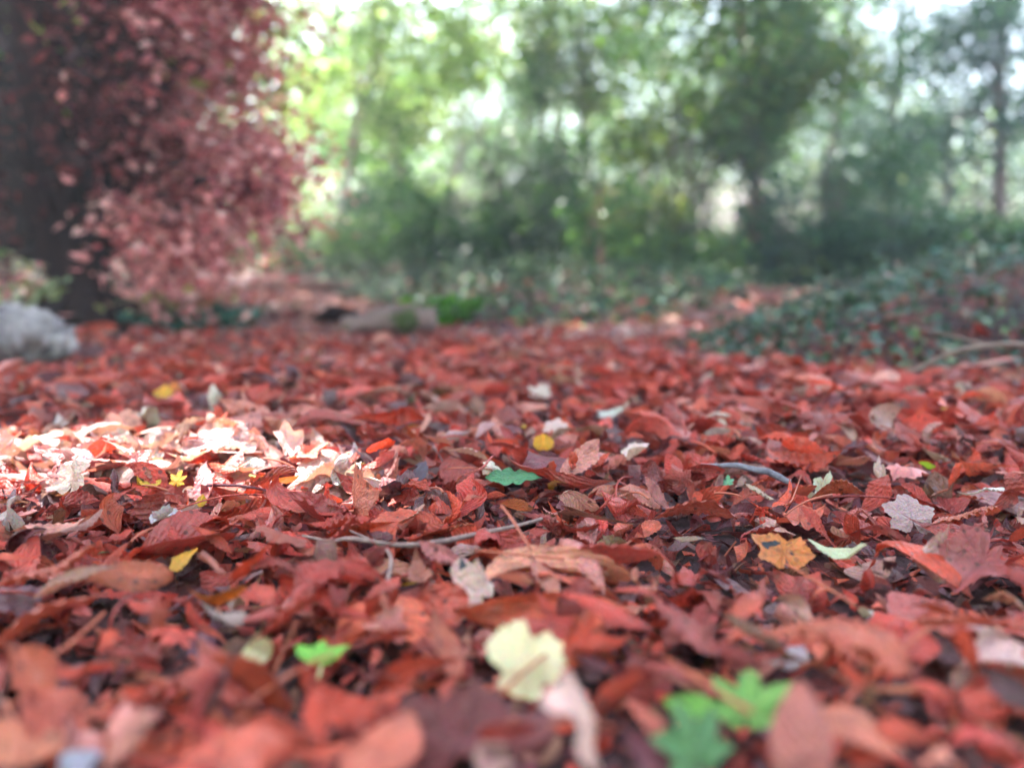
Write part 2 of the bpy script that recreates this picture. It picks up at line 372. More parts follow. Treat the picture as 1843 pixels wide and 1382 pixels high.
PAL = {
 'red': (0.66, 0.078, 0.055), 'bright red': (0.72, 0.08, 0.035), 'dark red': (0.42, 0.06, 0.05), 'maroon': (0.18, 0.035, 0.05), 'orange-red': (0.78, 0.14, 0.08),
 'salmon': (0.84, 0.30, 0.25), 'dusty pink': (0.60, 0.33, 0.30), 'purple-brown': (0.20, 0.09, 0.11), 'beige': (0.66, 0.48, 0.40), 'yellow': (0.80, 0.46, 0.05),
 'green': (0.13, 0.36, 0.13), 'pinkish white': (0.78, 0.68, 0.64), 'brown': (0.30, 0.13, 0.08)}
NAMES = ['red', 'bright red', 'dark red', 'maroon', 'orange-red', 'salmon', 'dusty pink', 'purple-brown', 'beige', 'yellow', 'green', 'pinkish white', 'brown']
PROB = np.array([.31, .11, .20, .06, .13, .11, .045, .045, .025, .008, .004, .006, .02]); PROB /= PROB.sum()
def tint_of(name, rng, j=0.14):
    c = np.array(PAL[name]); return np.clip(c * (1 + j * rng.randn()) * (1 + 0.06 * rng.randn(3)), 0.01, 0.9)

# ---- the mass of the litter: one object that nobody could count
lit = Acc()
def spread(n, y0, y1, gen, hmax, sel=None, size=1.0):
    k = 0
    while k < n:
        y = math.sqrt(rs.uniform(y0 * y0, y1 * y1)); x = rs.uniform(-1, 1) * (0.67 * y + 0.65)
        if sel and not sel(x, y): continue
        gen(x, y, rs.rand() ** 1.3 * hmax); k += 1
def put(P, Fs, luv, x, y, z, R, col, acc=lit):
    Q = P @ R.T; Q[:, 2] *= min(1, .036 / (np.ptp(Q[:, 2]) + 1e-6)); Q = Q + np.array([x, y, float(H(x, y)) + z])
    acc.add(Q, Fs, col, luv)
TEMPL = {'hi': [], 'mid': [], 'lo': []}
def template(res):
    k = rs.rand(); curl = rs.rand()
    kx = rs.normal(0, 10) if curl < .3 else rs.choice([-1, 1]) * rs.uniform(12, 34)
    ky = rs.normal(0, 16) if rs.rand() < .35 else rs.choice([-1, 1]) * rs.uniform(25, 80)
    fold = rs.normal(0, .6); tw = rs.normal(0, 18)
    if k < .80:
        Ln = rs.uniform(.045, .12); nu, nv = {'hi': (7, 42), 'mid': (5, 10), 'lo': (3, 4)}[res]
        P, F, U = leaflet(Ln, Ln * rs.uniform(.2, .42), nu, nv, rs, corr=rs.uniform(.0008, .0034) * Ln / .09, teeth=.04 if res == 'hi' else .01, shape=rs.uniform(1.0, 1.7))
    elif k < .88:
        Ln = rs.uniform(.035, .065); na, rg = {'hi': (54, 5), 'mid': (18, 2), 'lo': (8, 1)}[res]
        P, F, U = polar(Ln, rs.choice(['sycamore', 'sycamore', 'maple']), rg, na, rs, torn=rs.choice([0, .5, .8]))
    else:
        Ln = rs.uniform(.02, .045); na, rg = {'hi': (30, 3), 'mid': (12, 2), 'lo': (6, 1)}[res]
        P, F, U = polar(Ln, 'round', rg, na, rs, jag=.2, torn=.8)
    return deform(P, kx, ky, fold, tw, rs, rip=.0022 if res == 'hi' else .003), F, U
for r_, n_ in (('hi', 260), ('mid', 160), ('lo', 60)): TEMPL[r_] = [template(r_) for _ in range(n_)]
def gen_leaf(res, tilt=.42, scale=(.75, 1.15), mixn=NAMES, mixp=PROB):
    def g(x, y, z):
        P, F, U = TEMPL[res][rs.randint(len(TEMPL[res]))]
        R = rotm(rs.uniform(0, 6.28), rs.normal(0, tilt), rs.normal(0, tilt) + (math.pi if rs.rand() < .5 else 0))
        s = rs.uniform(*scale); Q = P * s * np.array([1, rs.choice([-1, 1]), 1])
        cn = mixn[rs.choice(len(mixn), p=mixp)]; c = tint_of(cn, rs)
        if cn in ('yellow', 'green', 'pinkish white', 'beige'): Q = Q * .55
        put(Q, F, U, x, y, z + .008, R, c)
    return g
open_ground = lambda x, y: (bank_s(x, y) < .03 + .1 * rs.rand()) and (mound_s(x, y) < .05 + .1 * rs.rand()) and not (path_s(x, y) > .1 + .3 * rs.rand() and y > 3.0)
def crumb(x, y, z):
    n = 5; a = np.sort(rs.rand(n) * 6.28); r = rs.uniform(.003, .011)
    P = np.stack([np.cos(a) * r * rs.uniform(.6, 2.2), np.sin(a) * r, rs.randn(n) * .0015], -1)
    R = rotm(rs.uniform(0, 6.28), rs.normal(0, .5), rs.normal(0, .5))
    c = tint_of(rs.choice(['dark red', 'maroon', 'purple-brown', 'red', 'brown', 'orange-red']), rs)
    put(P, [np.arange(n)[None, :]], np.zeros((n, 3)) + [.5, .5, 0], x, y, z + .004, R, c)
def stalk(x, y, z):
    Ln = rs.uniform(.04, .13); a = rs.uniform(0, 6.28); cv = rs.normal(0, 6)
    t = np.linspace(0, 1, 7)
    P = np.stack([t * Ln, cv * (t * Ln) ** 2 * .5, .012 * np.sin(t * 3.1) * rs.rand() + t * rs.normal(0, .012)], -1)
    V, F = tube(P, np.linspace(.0014, .0007, 7) * rs.uniform(.7, 1.5), 5)
    c = tint_of(rs.choice(['orange-red', 'dark red', 'maroon', 'purple-brown', 'red']), rs)
    put(V, F, np.zeros((len(V), 3)) + [.5, .5, 0], x, y, z + .012, rotm(a, 0, 0), c)
# ------------------------------------------------------------------ individual leaves
TOP = 0.032                         # height of the top of the litter
LAND = []                           # landmarks: (pixel x, pixel y, phrase)
def leaf_obj(px, py, wpx, kind, colour, label, yaw=0, pitch=0, roll=0, kx=0, ky=0, fold=0, tw=0, asp=.45, mat=None, stalk_len=0, up=0.0,
             corr=.0030, group=None, land=None, cat='leaf', rip=.0016, teeth=.05, torn=0, lobes=0, green_stalk=False, seed=None):
    rng = np.random.RandomState(seed if seed is not None else (int(px * 7 + py * 13) % 99991))
    p = at(px, py, TOP + up); dist = math.hypot(p.y, CAM_H - p.z) / 1.0
    Ln = wpx / FPX * math.sqrt(p.x ** 2 * 0 + p.y ** 2 + (CAM_H - p.z) ** 2)
    if kind == 'leaflet':
        P, F, U = leaflet(Ln, Ln * asp, 13, 64, rng, corr=corr * Ln / .09, teeth=teeth)
    elif kind == 'oval':
        P, F, U = leaflet(Ln, Ln * asp, 11, 56, rng, corr=corr * .6 * Ln / .09, teeth=.03, shape=1.0)
    elif kind == 'oak':
        P, F, U = leaflet(Ln, Ln * asp, 11, 40, rng, corr=.0004, teeth=.02, shape=1.2, lobes=4)
    else:
        if kind == 'maple' and mat is not M_fresh: kind = 'sycamore'; torn = torn or rng.choice([0, .35, .6])
        P, F, U = polar(Ln * (1.75 if kind == 'round' else 1.0), kind, 7, 84, rng, jag=.035 if kind != 'round' else .05, torn=torn)
    if kind in ('maple', 'sycamore') and mat is not M_fresh and not ky: ky = rng.choice([-1, 1]) * rng.uniform(14, 40); kx = kx or rng.normal(0, 14)
    if kind == 'sycamore': rip = max(rip, .003)
    P = deform(P, kx, ky, fold, tw, rng, rip=rip * min(1, Ln / .06), crease=.12 if mat in (M_fresh, M_spot) else (.42 if kind == 'sycamore' else .26))
    R = rotm(R_(yaw), R_(pitch), R_(roll)); Q = P @ R.T
    Q[:, 2] *= min(1, ((.07 if py > 1000 else .045) if group else .12) / np.ptp(Q[:, 2]))
    g = float(H(p.x, p.y))
    sink = Q[:, 2].min()
    zc = p.z - (sink + Q[:, 2].max()) / 2 * .5
    c = tint_of(colour, rng, .08) if isinstance(colour, str) else np.array(colour)
    o = mesh_np('fallen_leaf', Q, F, mat or M_litter, None, np.broadcast_to(c, (len(Q), 3)), U)
    o.location = (p.x, p.y, zc)
    o.pass_index = 0
    tag(o, label, cat, group)
    if stalk_len:
        b = P[np.argmin(P[:, 0])]
        t = np.linspace(0, 1, 8)[:, None]
        pts = b + np.array([-1, 0, 0]) * t * stalk_len + np.array([0, .2, -.25]) * (t ** 2) * stalk_len
        V, Fs = tube(pts @ R.T, np.linspace(.0011, .0017, 8) * max(.8, Ln / .08), 6)
        mesh_np('stalk', V, Fs, M_green_stalk if green_stalk else M_stalk, o)
    if land: LAND.append((px, py, land))
    return o
CREAM = (.95, .84, .52); PALEG = (.62, .66, .42); LAV = (.60, .50, .55); WHITE = (.85, .78, .76)
FG = (.22, .62, .09); DG = (.10, .42, .17); TEAL = (.10, .38, .22)
special = [
 # px, py, w, kind, colour, label, kwargs
 (945, 1180, 125, 'round', CREAM, 'pale cream round leaf standing upright among red leaves', dict(pitch=34, yaw=90, mat=M_pale, torn=.3, land='the cream leaf', up=.02)),
 (575, 1176, 100, 'trilobe', FG, 'small lime green maple leaf with a pale stalk pointing down', dict(pitch=36, yaw=88, mat=M_fresh, stalk_len=.016, green_stalk=True, land='the lime maple leaf', up=.01)),
 (1345, 1262, 150, 'maple', (.16, .38, .08), 'large bright green lobed maple leaf with pale veins', dict(pitch=38, yaw=72, mat=M_fresh, land='the large green maple leaf', up=.016, fold=.2)),
 (1262, 1272, 130, 'leaflet', (.25, .62, .1), 'lime green pointed leaf beside the large green maple leaf', dict(yaw=172, pitch=8, asp=.42, mat=M_fresh, up=.012, corr=.0005)),
 (1240, 1335, 150, 'maple', (.09, .24, .09), 'blurred dark green leaf below the pointed lime leaf', dict(pitch=30, yaw=120, mat=M_fresh, up=.02, land='the blurred green leaf')),
 (1066, 1312, 200, 'maple', (.84, .54, .5), 'pale pink leaf folded to a double peak at the bottom edge', dict(pitch=30, yaw=110, fold=.15, ky=-6, mat=M_pale, up=.035, land='the pale pink peaked leaf')),
 (467, 1162, 50, 'round', CREAM, 'small pale yellow leaf half hidden by a red leaf', dict(pitch=55, yaw=90, mat=M_pale, up=.006, land='the small pale yellow leaf')),
 (925, 856, 104, 'oak', (.10, .33, .16), 'dark green lobed leaf lying flat among red leaves', dict(yaw=176, pitch=6, roll=-25, asp=.55, mat=M_fresh, up=.012, land='the green lobed leaf')),
 (1410, 985, 118, 'maple', (.80, .26, .07), 'glowing orange leaf with a black tar spot, cupped upwards', dict(yaw=95, pitch=42, ky=22, mat=M_spot, stalk_len=0, up=.012, land='the orange leaf with the black spot')),
 (1525, 1004, 80, 'round', PALEG, 'pale green rounded leaf with brown dents', dict(yaw=10, roll=-22, ky=-16, mat=M_pale, up=.006, land='the pale green round leaf')),
 (1640, 932, 92, 'maple', (.44, .28, .29), 'flat greyish pink leaf with a small tear', dict(yaw=80, pitch=24, mat=M_pale, up=.012, land='the greyish pink leaf')),
 (1768, 884, 82, 'leaflet', WHITE, 'white curled leaf with an upturned dark tip', dict(yaw=8, kx=28, ky=22, roll=-20, asp=.5, mat=M_pale, up=.012, land='the white curled leaf')),
 (1482, 884, 68, 'maple', (.72, .74, .62), 'greenish white folded leaf under a long red leaf', dict(yaw=20, roll=-30, fold=.4, mat=M_pale, up=.008, land='the greenish white leaf')),
 (1243, 962, 66, 'oval', WHITE, 'white pointed leaf with a sharp fold, on dark litter', dict(yaw=-28, roll=-45, kx=-16, asp=.42, mat=M_pale, up=.01, land='the white pointed leaf')),
 (832, 1030, 60, 'oval', (.66, .38, .36), 'dusty pink upright leaf tip with a grey oval spot', dict(yaw=100, pitch=55, asp=.7, mat=M_spot2, up=.016, land='the pink leaf with the grey spot')),
 (850, 1060, 84, 'maple', (.80, .55, .50), 'pale pink curled leaf below the grey-spotted leaf tip', dict(yaw=150, pitch=20, ky=30, mat=M_pale, up=.008)),
 (800, 1076, 56, 'oval', WHITE, 'small white leaf lying flat beside the pale pink curled leaf', dict(yaw=5, roll=-15, asp=.5, mat=M_pale, up=.004)),
 (298, 930, 66, 'maple', (.62, .55, .62), 'lavender white crumpled leaf with a yellow edge', dict(yaw=30, pitch=15, roll=-25, ky=20, mat=M_pale, up=.008, land='the lavender white leaf')),
 (330, 1003, 54, 'round', (.80, .42, .05), 'yellow curled leaf tucked beside an arching ribbed leaflet', dict(yaw=60, pitch=40, ky=30, up=.008, mat=M_fresh, land='the yellow curled leaf')),
 (320, 862, 40, 'maple', (.85, .5, .03), 'bright yellow small leaf near the sunlit strip', dict(pitch=50, yaw=80, up=.006, mat=M_fresh, land='the bright yellow leaf')),
 (362, 900, 22, 'round', (.85, .48, .03), 'tiny yellow leaf piece', dict(pitch=50, yaw=80, up=.004, mat=M_fresh)),
 (388, 1068, 110, 'leaflet', (.80, .20, .02), 'translucent fiery orange rippled leaf edge above a grey leaf', dict(yaw=4, roll=-50, asp=.3, ky=20, rip=.004, up=.02, land='the fiery orange leaf')),
 (398, 1112, 125, 'leaflet', (.42, .30, .27), 'greyish brown leaflet curling down to the lower right', dict(yaw=-25, kx=-10, roll=-25, asp=.34, up=.016)),
 (372, 1015, 118, 'leaflet', (.62, .20, .15), 'salmon ribbed leaflet arching down like a bow', dict(yaw=-58, kx=-20, roll=-25, asp=.42, up=.022, corr=.0024, land='the arching salmon leaflet')),
 (225, 1035, 180, 'leaflet', (.60, .14, .07), 'orange-brown leaf curled over a dark hollow', dict(yaw=12, kx=-13, roll=38, ky=-22, asp=.4, up=.026, land='the leaf over the dark hollow')),
 (1500, 1128, 310, 'leaflet', (.66, .14, .08), 'big arched orange-red leaflet bridging a dark hollow', dict(yaw=-28, kx=-12, roll=-22, asp=.3, up=.035, land='the big arched leaflet')),
 (1240, 908, 190, 'leaflet', (.50, .10, .07), 'long crinkled reddish leaflet with a hooked right tip', dict(yaw=-12, kx=-12, roll=-28, asp=.34, up=.016, corr=.0026, land='the hooked crinkled leaflet')),
 (1768, 1003, 160, 'maple', (.40, .09, .09), 'large dark red leaf with toothed edge over deep shadow', dict(yaw=215, pitch=-22, roll=-10, fold=.15, up=.02, land='the large toothed dark leaf')),
 (1070, 1010, 200, 'leaflet', (.55, .09, .08), 'long red leaflet sloping down to the right', dict(yaw=-14, kx=-7, roll=-30, asp=.3, up=.015)),
 (752, 1025, 100, 'leaflet', (.62, .22, .16), 'upright salmon leaflet pointing down with a fold', dict(yaw=-75, pitch=-30, fold=.5, asp=.4, up=.014)),
 (926, 915, 62, 'oval', (.72, .22, .10), 'small orange oval leaf on dark crumbs', dict(yaw=-20, roll=-35, kx=-14, asp=.65, up=.01, land='the small orange oval leaf')),
 (1005, 870, 44, 'oval', (.85, .42, .12), 'tiny yellow-orange leaf beside the green lobed leaf', dict(yaw=10, roll=-40, asp=.4, up=.006)),
 (1668, 838, 30, 'oval', (.45, .75, .05), 'tiny lime yellow leaf', dict(yaw=-30, roll=-50, asp=.6, mat=M_fresh, up=.01, land='the tiny lime leaf')),
 (1310, 866, 26, 'maple', (.18, .5, .28), 'tiny green leaf below the grey twig', dict(yaw=80, pitch=45, mat=M_fresh, up=.006)),
 (1275, 832, 34, 'oval', (.25, .5, .3), 'small green leaf at the left end of the grey twig', dict(yaw=-20, roll=-30, asp=.3, mat=M_fresh, up=.008)),
 (1560, 748, 28, 'maple', (.3, .5, .36), 'small pale green leaf far out on the litter', dict(yaw=80, pitch=50, mat=M_fresh, up=.01, land='the far pale green leaf')),
 (1703, 740, 22, 'round', (.85, .62, .12), 'tiny yellow leaf near the ivy bank', dict(yaw=80, pitch=50, mat=M_fresh, up=.01)),
 (378, 722, 84, 'maple', (.70, .58, .48), 'beige leaf standing up like a tent with two feet', dict(yaw=100, pitch=40, fold=-.5, mat=M_pale, up=.02, land='the beige tent leaf')),
 (292, 706, 34, 'round', (.90, .48, .02), 'golden yellow leaf far left on the litter', dict(yaw=80, pitch=60, mat=M_fresh, up=.012, land='the golden yellow leaf')),
 (312, 698, 26, 'round', (.85, .25, .03), 'small orange leaf touching the golden yellow leaf', dict(yaw=80, pitch=60, mat=M_fresh, up=.012)),
 (972, 706, 46, 'maple', (.72, .56, .5), 'pale beige leaf far out in the middle of the clearing', dict(yaw=95, pitch=40, mat=M_pale, up=.015, land='the far beige leaf')),
 (1108, 738, 50, 'maple', (.62, .60, .54), 'pale grey-green crumpled leaf in the middle distance', dict(yaw=80, pitch=45, mat=M_pale, up=.02, land='the pale grey-green leaf')),
 (978, 794, 34, 'round', (.90, .45, .03), 'yellow-orange upright leaf piece', dict(yaw=90, pitch=60, mat=M_fresh, up=.012, land='the yellow-orange leaf')),
 (998, 768, 46, 'maple', (.72, .5, .48), 'dusty pink leaf behind the yellow-orange piece', dict(yaw=60, pitch=40, mat=M_pale, up=.012)),
 (1145, 815, 66, 'maple', (.80, .60, .55), 'pale pink leaf with upturned corner on the grey litter', dict(yaw=20, pitch=25, roll=-20, ky=20, mat=M_pale, up=.012, land='the pale pink upturned leaf')),
 (845, 815, 76, 'leaflet', (.82, .50, .44), 'pale pink strongly ribbed leaf', dict(yaw=-15, kx=-20, roll=-30, asp=.55, mat=M_pale, corr=.003, up=.014, land='the pale ribbed leaf')),
 (885, 842, 44, 'maple', (.78, .66, .56), 'small pale folded leaf below the pale ribbed leaf', dict(yaw=100, pitch=50, fold=.4, mat=M_pale, up=.01)),
 (755, 848, 42, 'round', (.16, .14, .20), 'slate grey flat leaf piece', dict(yaw=40, pitch=30, up=.006, land='the slate grey leaf')),
 (503, 856, 76, 'oval', (.72, .20, .05), 'clean orange oval leaf lying on its edge', dict(yaw=14, roll=-35, asp=.4, up=.01, corr=.0008, land='the clean orange oval leaf')),
 (460, 858, 36, 'oval', (.5, .62, .3), 'pale green leaf left of the clean orange oval leaf', dict(yaw=-30, roll=-30, asp=.6, mat=M_fresh, up=.006)),
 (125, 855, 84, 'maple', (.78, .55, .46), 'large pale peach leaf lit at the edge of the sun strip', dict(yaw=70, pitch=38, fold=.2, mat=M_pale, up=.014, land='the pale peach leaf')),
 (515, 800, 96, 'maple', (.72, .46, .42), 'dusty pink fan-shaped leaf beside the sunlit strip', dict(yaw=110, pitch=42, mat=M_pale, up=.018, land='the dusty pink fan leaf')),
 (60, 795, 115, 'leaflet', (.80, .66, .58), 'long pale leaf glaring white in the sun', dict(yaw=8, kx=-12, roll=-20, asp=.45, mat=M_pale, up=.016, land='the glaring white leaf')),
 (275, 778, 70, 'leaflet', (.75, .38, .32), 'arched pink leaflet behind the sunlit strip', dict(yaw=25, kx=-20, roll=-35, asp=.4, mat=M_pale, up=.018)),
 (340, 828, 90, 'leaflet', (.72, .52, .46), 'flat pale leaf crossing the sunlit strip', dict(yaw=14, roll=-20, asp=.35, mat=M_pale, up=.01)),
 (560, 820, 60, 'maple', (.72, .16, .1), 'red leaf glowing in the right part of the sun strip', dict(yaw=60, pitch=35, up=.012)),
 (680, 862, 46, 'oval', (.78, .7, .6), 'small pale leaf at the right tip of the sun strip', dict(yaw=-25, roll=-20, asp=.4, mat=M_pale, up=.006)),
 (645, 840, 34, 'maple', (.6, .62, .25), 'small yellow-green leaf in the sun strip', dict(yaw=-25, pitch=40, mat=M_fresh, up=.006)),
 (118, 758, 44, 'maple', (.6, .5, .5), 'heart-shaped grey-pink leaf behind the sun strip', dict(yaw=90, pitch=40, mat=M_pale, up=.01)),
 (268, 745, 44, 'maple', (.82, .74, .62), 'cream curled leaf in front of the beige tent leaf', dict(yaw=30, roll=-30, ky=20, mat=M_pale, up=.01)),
 (320, 1225, 330, 'leaflet', (.58, .10, .07), 'large ribbed red leaflet lying across the lower left', dict(yaw=14, kx=-4, roll=-30, fold=.25, asp=.3, up=.02, corr=.0026, land='the large ribbed leaflet')),
 (440, 1215, 190, 'leaflet', (.55, .09, .04), 'red-brown leaflet with parallel ribs joining the large ribbed leaflet', dict(yaw=-3, roll=-40, fold=.3, asp=.42, up=.022, corr=.0026)),
 (60, 1120, 230, 'leaflet', (.60, .13, .09), 'broad smooth salmon-red leaf at the left edge', dict(yaw=10, roll=-20, kx=-4, asp=.42, up=.012, land='the broad leaf at the left edge')),
 (60, 1050, 200, 'leaflet', (.60, .12, .07), 'narrow curled red leaf at the left edge above the broad one', dict(yaw=20, roll=-20, ky=-40, asp=.28, up=.02)),
 (680, 1345, 180, 'oval', (.70, .17, .11), 'blurred orange-red leaf at the bottom edge', dict(yaw=60, pitch=20, roll=-10, asp=.75, up=.02, land='the blurred orange-red leaf')),
 (830, 1335, 200, 'maple', (.22, .05, .055), 'blurred dark maroon leaf at the bottom edge', dict(yaw=80, pitch=30, up=.015, land='the blurred maroon leaf')),
 (40, 1360, 150, 'oval', (.74, .24, .14), 'blurred orange leaf in the lower left corner', dict(yaw=40, roll=-20, asp=.6, up=.02)),
 (150, 1372, 70, 'round', (.42, .42, .55), 'blurred blue-grey leaf at the bottom left', dict(yaw=60, pitch=20, mat=M_pale, up=.02)),
 (225, 1345, 150, 'leaflet', (.66, .24, .18), 'blurred salmon leaf tip rising at the lower left', dict(yaw=70, pitch=30, asp=.5, up=.02)),
 (1545, 1290, 180, 'leaflet', (.72, .20, .12), 'salmon-red triangular leaf in the lower right', dict(yaw=-50, roll=-20, asp=.6, kx=-6, up=.022, land='the triangular leaf')),
 (1440, 1350, 190, 'oval', (.66, .22, .19), 'blurred dusty salmon upright leaf at the bottom edge', dict(yaw=80, pitch=35, asp=.5, up=.02)),
 (1620, 1245, 150, 'leaflet', (.72, .20, .08), 'thin orange leaf edge lying level in the lower right', dict(yaw=-6, roll=-30, asp=.3, up=.014)),
 (1160, 1295, 130, 'oval', (.66, .13, .08), 'curved red leaf right of the pale pink peaked leaf', dict(yaw=-55, roll=-20, kx=-12, asp=.5, up=.02)),
 (1255, 1225, 90, 'leaflet', (.60, .12, .08), 'short red leaf above the pointed lime leaf', dict(yaw=-4, roll=-20, asp=.4, up=.01)),
 (700, 1110, 120, 'leaflet', (.55, .15, .13), 'smooth red leaflet standing below the upright salmon leaflet', dict(yaw=-70, pitch=-10, roll=10, asp=.36, up=.018)),
 (800, 1150, 150, 'leaflet', (.64, .17, .11), 'rusty leaflet pointing at the cream leaf from the left', dict(yaw=-66, pitch=-8, asp=.33, fold=.3, up=.018)),
 (690, 1200, 150, 'leaflet', (.62, .17, .12), 'narrow orange-red leaflet between lime and cream leaves', dict(yaw=26, roll=-25, asp=.26, up=.014)),
 (1270, 1150, 110, 'leaflet', (.42, .09, .08), 'red-brown leaf rolled into a ring around a dark hole', dict(yaw=80, roll=85, kx=48, asp=.35, up=.03, land='the ring-shaped leaf')),
 (1215, 1110, 190, 'leaflet', (.48, .10, .09), 'long narrow red-brown leaf left of the ring-shaped leaf', dict(yaw=-62, roll=10, asp=.25, ky=30, up=.02)),
 (1440, 935, 100, 'maple', (.66, .13, .08), 'orange-red creased leaf behind the black-spotted leaf', dict(yaw=70, pitch=24, fold=.2, up=.01)),
 (1690, 1010, 110, 'maple', (.58, .36, .34), 'pink leaf with white curled edges left of the toothed dark leaf', dict(yaw=20, pitch=20, ky=26, mat=M_pale, up=.012)),
 (1730, 930, 200, 'leaflet', (.66, .15, .08), 'long orange-red ribbed leaf below the white curled leaf', dict(yaw=22, roll=-30, kx=-5, asp=.3, up=.014, corr=.0026)),
 (1495, 868, 120, 'leaflet', (.60, .12, .05), 'narrow red leaf edge above the greenish white leaf', dict(yaw=-2, roll=-35, kx=-8, asp=.22, up=.018)),
 (1240, 862, 80, 'maple', (.48, .08, .06), 'crumpled dark red leaf left of the grey twig', dict(yaw=40, pitch=25, ky=40, up=.012)),
 (1530, 830, 70, 'leaflet', (.68, .26, .2), 'salmon rolled leaf on the right-hand litter', dict(yaw=-35, roll=-20, ky=-50, asp=.5, up=.012, land='the salmon rolled leaf')),
 (1580, 852, 50, 'maple', (.74, .56, .52), 'pale pink leaf hanging off the salmon rolled leaf', dict(yaw=80, pitch=40, mat=M_pale, up=.01)),
 (640, 905, 120, 'maple', (.62, .16, .1), 'ribbed orange-red leaf spread flat left of the slate grey leaf', dict(yaw=40, pitch=24, up=.012)),
 (740, 925, 70, 'leaflet', (.74, .38, .3), 'peach cupped leaf above the long thin twig', dict(yaw=50, pitch=20, roll=-30, ky=24, asp=.6, up=.012, land='the peach cupped leaf')),
 (800, 955, 110, 'leaflet', (.70, .22, .12), 'orange ribbed leaf lying along the long thin twig', dict(yaw=6, roll=-35, asp=.38, corr=.0026, up=.012)),
 (520, 975, 100, 'maple', (.40, .09, .07), 'dark ribbed leaf with concentric folds left of the thin twig', dict(yaw=200, pitch=-20, ky=-20, up=.014)),
 (130, 950, 120, 'oval', (.34, .12, .1), 'dark brown-red curled leaf in the left foreground', dict(yaw=55, roll=-20, ky=-40, asp=.5, up=.02)),
 (18, 925, 70, 'maple', (.7, .6, .62), 'pale lilac curled leaf at the left edge', dict(yaw=90, pitch=40, ky=30, mat=M_pale, up=.014)),
 (20, 905, 80, 'oval', (.80, .34, .18), 'orange arched leaf above the pale lilac one', dict(yaw=-30, kx=-18, roll=-30, asp=.4, up=.02)),
 (1425, 1180, 60, 'round', (.5, .42, .46), 'grey-pink leaf scrap in the hollow under the big arched leaflet', dict(yaw=30, pitch=20, mat=M_pale, up=.0)),
 (1700, 1120, 160, 'oval', (.68, .20, .14), 'salmon-orange leaf right of the big arched leaflet', dict(yaw=-20, roll=-25, asp=.5, kx=-6, up=.018)),
 (1680, 1090, 80, 'leaflet', (.60, .14, .09), 'small scroll-tipped red leaf above the salmon-orange one', dict(yaw=-30, kx=-28, roll=-20, asp=.5, up=.022)),
 (1815, 1070, 100, 'leaflet', (.74, .36, .26), 'peach arched leaf at the right edge', dict(yaw=-30, kx=-20, roll=-20, asp=.4, up=.022, land='the peach leaf at the right edge')),
]
NSP = 0
for s in special:
    leaf_obj(*s[:6], **s[6]); NSP += 1

# generic large leaves, each its own object, labelled by what they lie beside
used = set(); cand = []
DIRS = ['right of', 'up and right from', 'behind', 'up and left from', 'left of', 'down and left from', 'in front of', 'down and right from']
def describe(px, py, colour, form):
    ds = sorted(((px - a) ** 2 + ((py - b) * 1.6) ** 2, a, b, t) for a, b, t in LAND)
    tries = []
    for d, a, b, t in ds[:5]:
        k = int(round(math.atan2(-(py - b), px - a) / (math.pi / 4))) % 8
        near = '' if d < 120 ** 2 else ('a little way ' if d < 240 ** 2 else 'well ')
        t = t.replace(' with the ', ' by the ')
        tries.append(f'{colour} {form} leaf {near}{DIRS[k]} {t}')
    tries = [t for t in tries if len(t.split()) <= 15] or tries
    for t in tries:
        if t not in used: used.add(t); return t
    for extra in ('small', 'wrinkled', 'tilted', 'plain', 'tattered', 'shadowed', 'matt'):
        for t in tries:
            q = extra + ' ' + t
            if q not in used: used.add(q); return q
    return tries[0]
n_gen = 298 - NSP; k = 0
grs = np.random.RandomState(21)
placed = [(s[0], s[1], s[2]) for s in special]
KEEPG = [(q[0], q[1], q[2]) for q in special if q[2] < 210 and (q[6].get('mat') is not None)]
COLS = ['red', 'bright red', 'dark red', 'maroon', 'orange-red', 'salmon', 'dusty pink', 'purple-brown', 'beige', 'brown']
CP = np.array([.30, .12, .19, .05, .14, .12, .04, .025, .02, .01]); CP /= CP.sum()
tries = 0
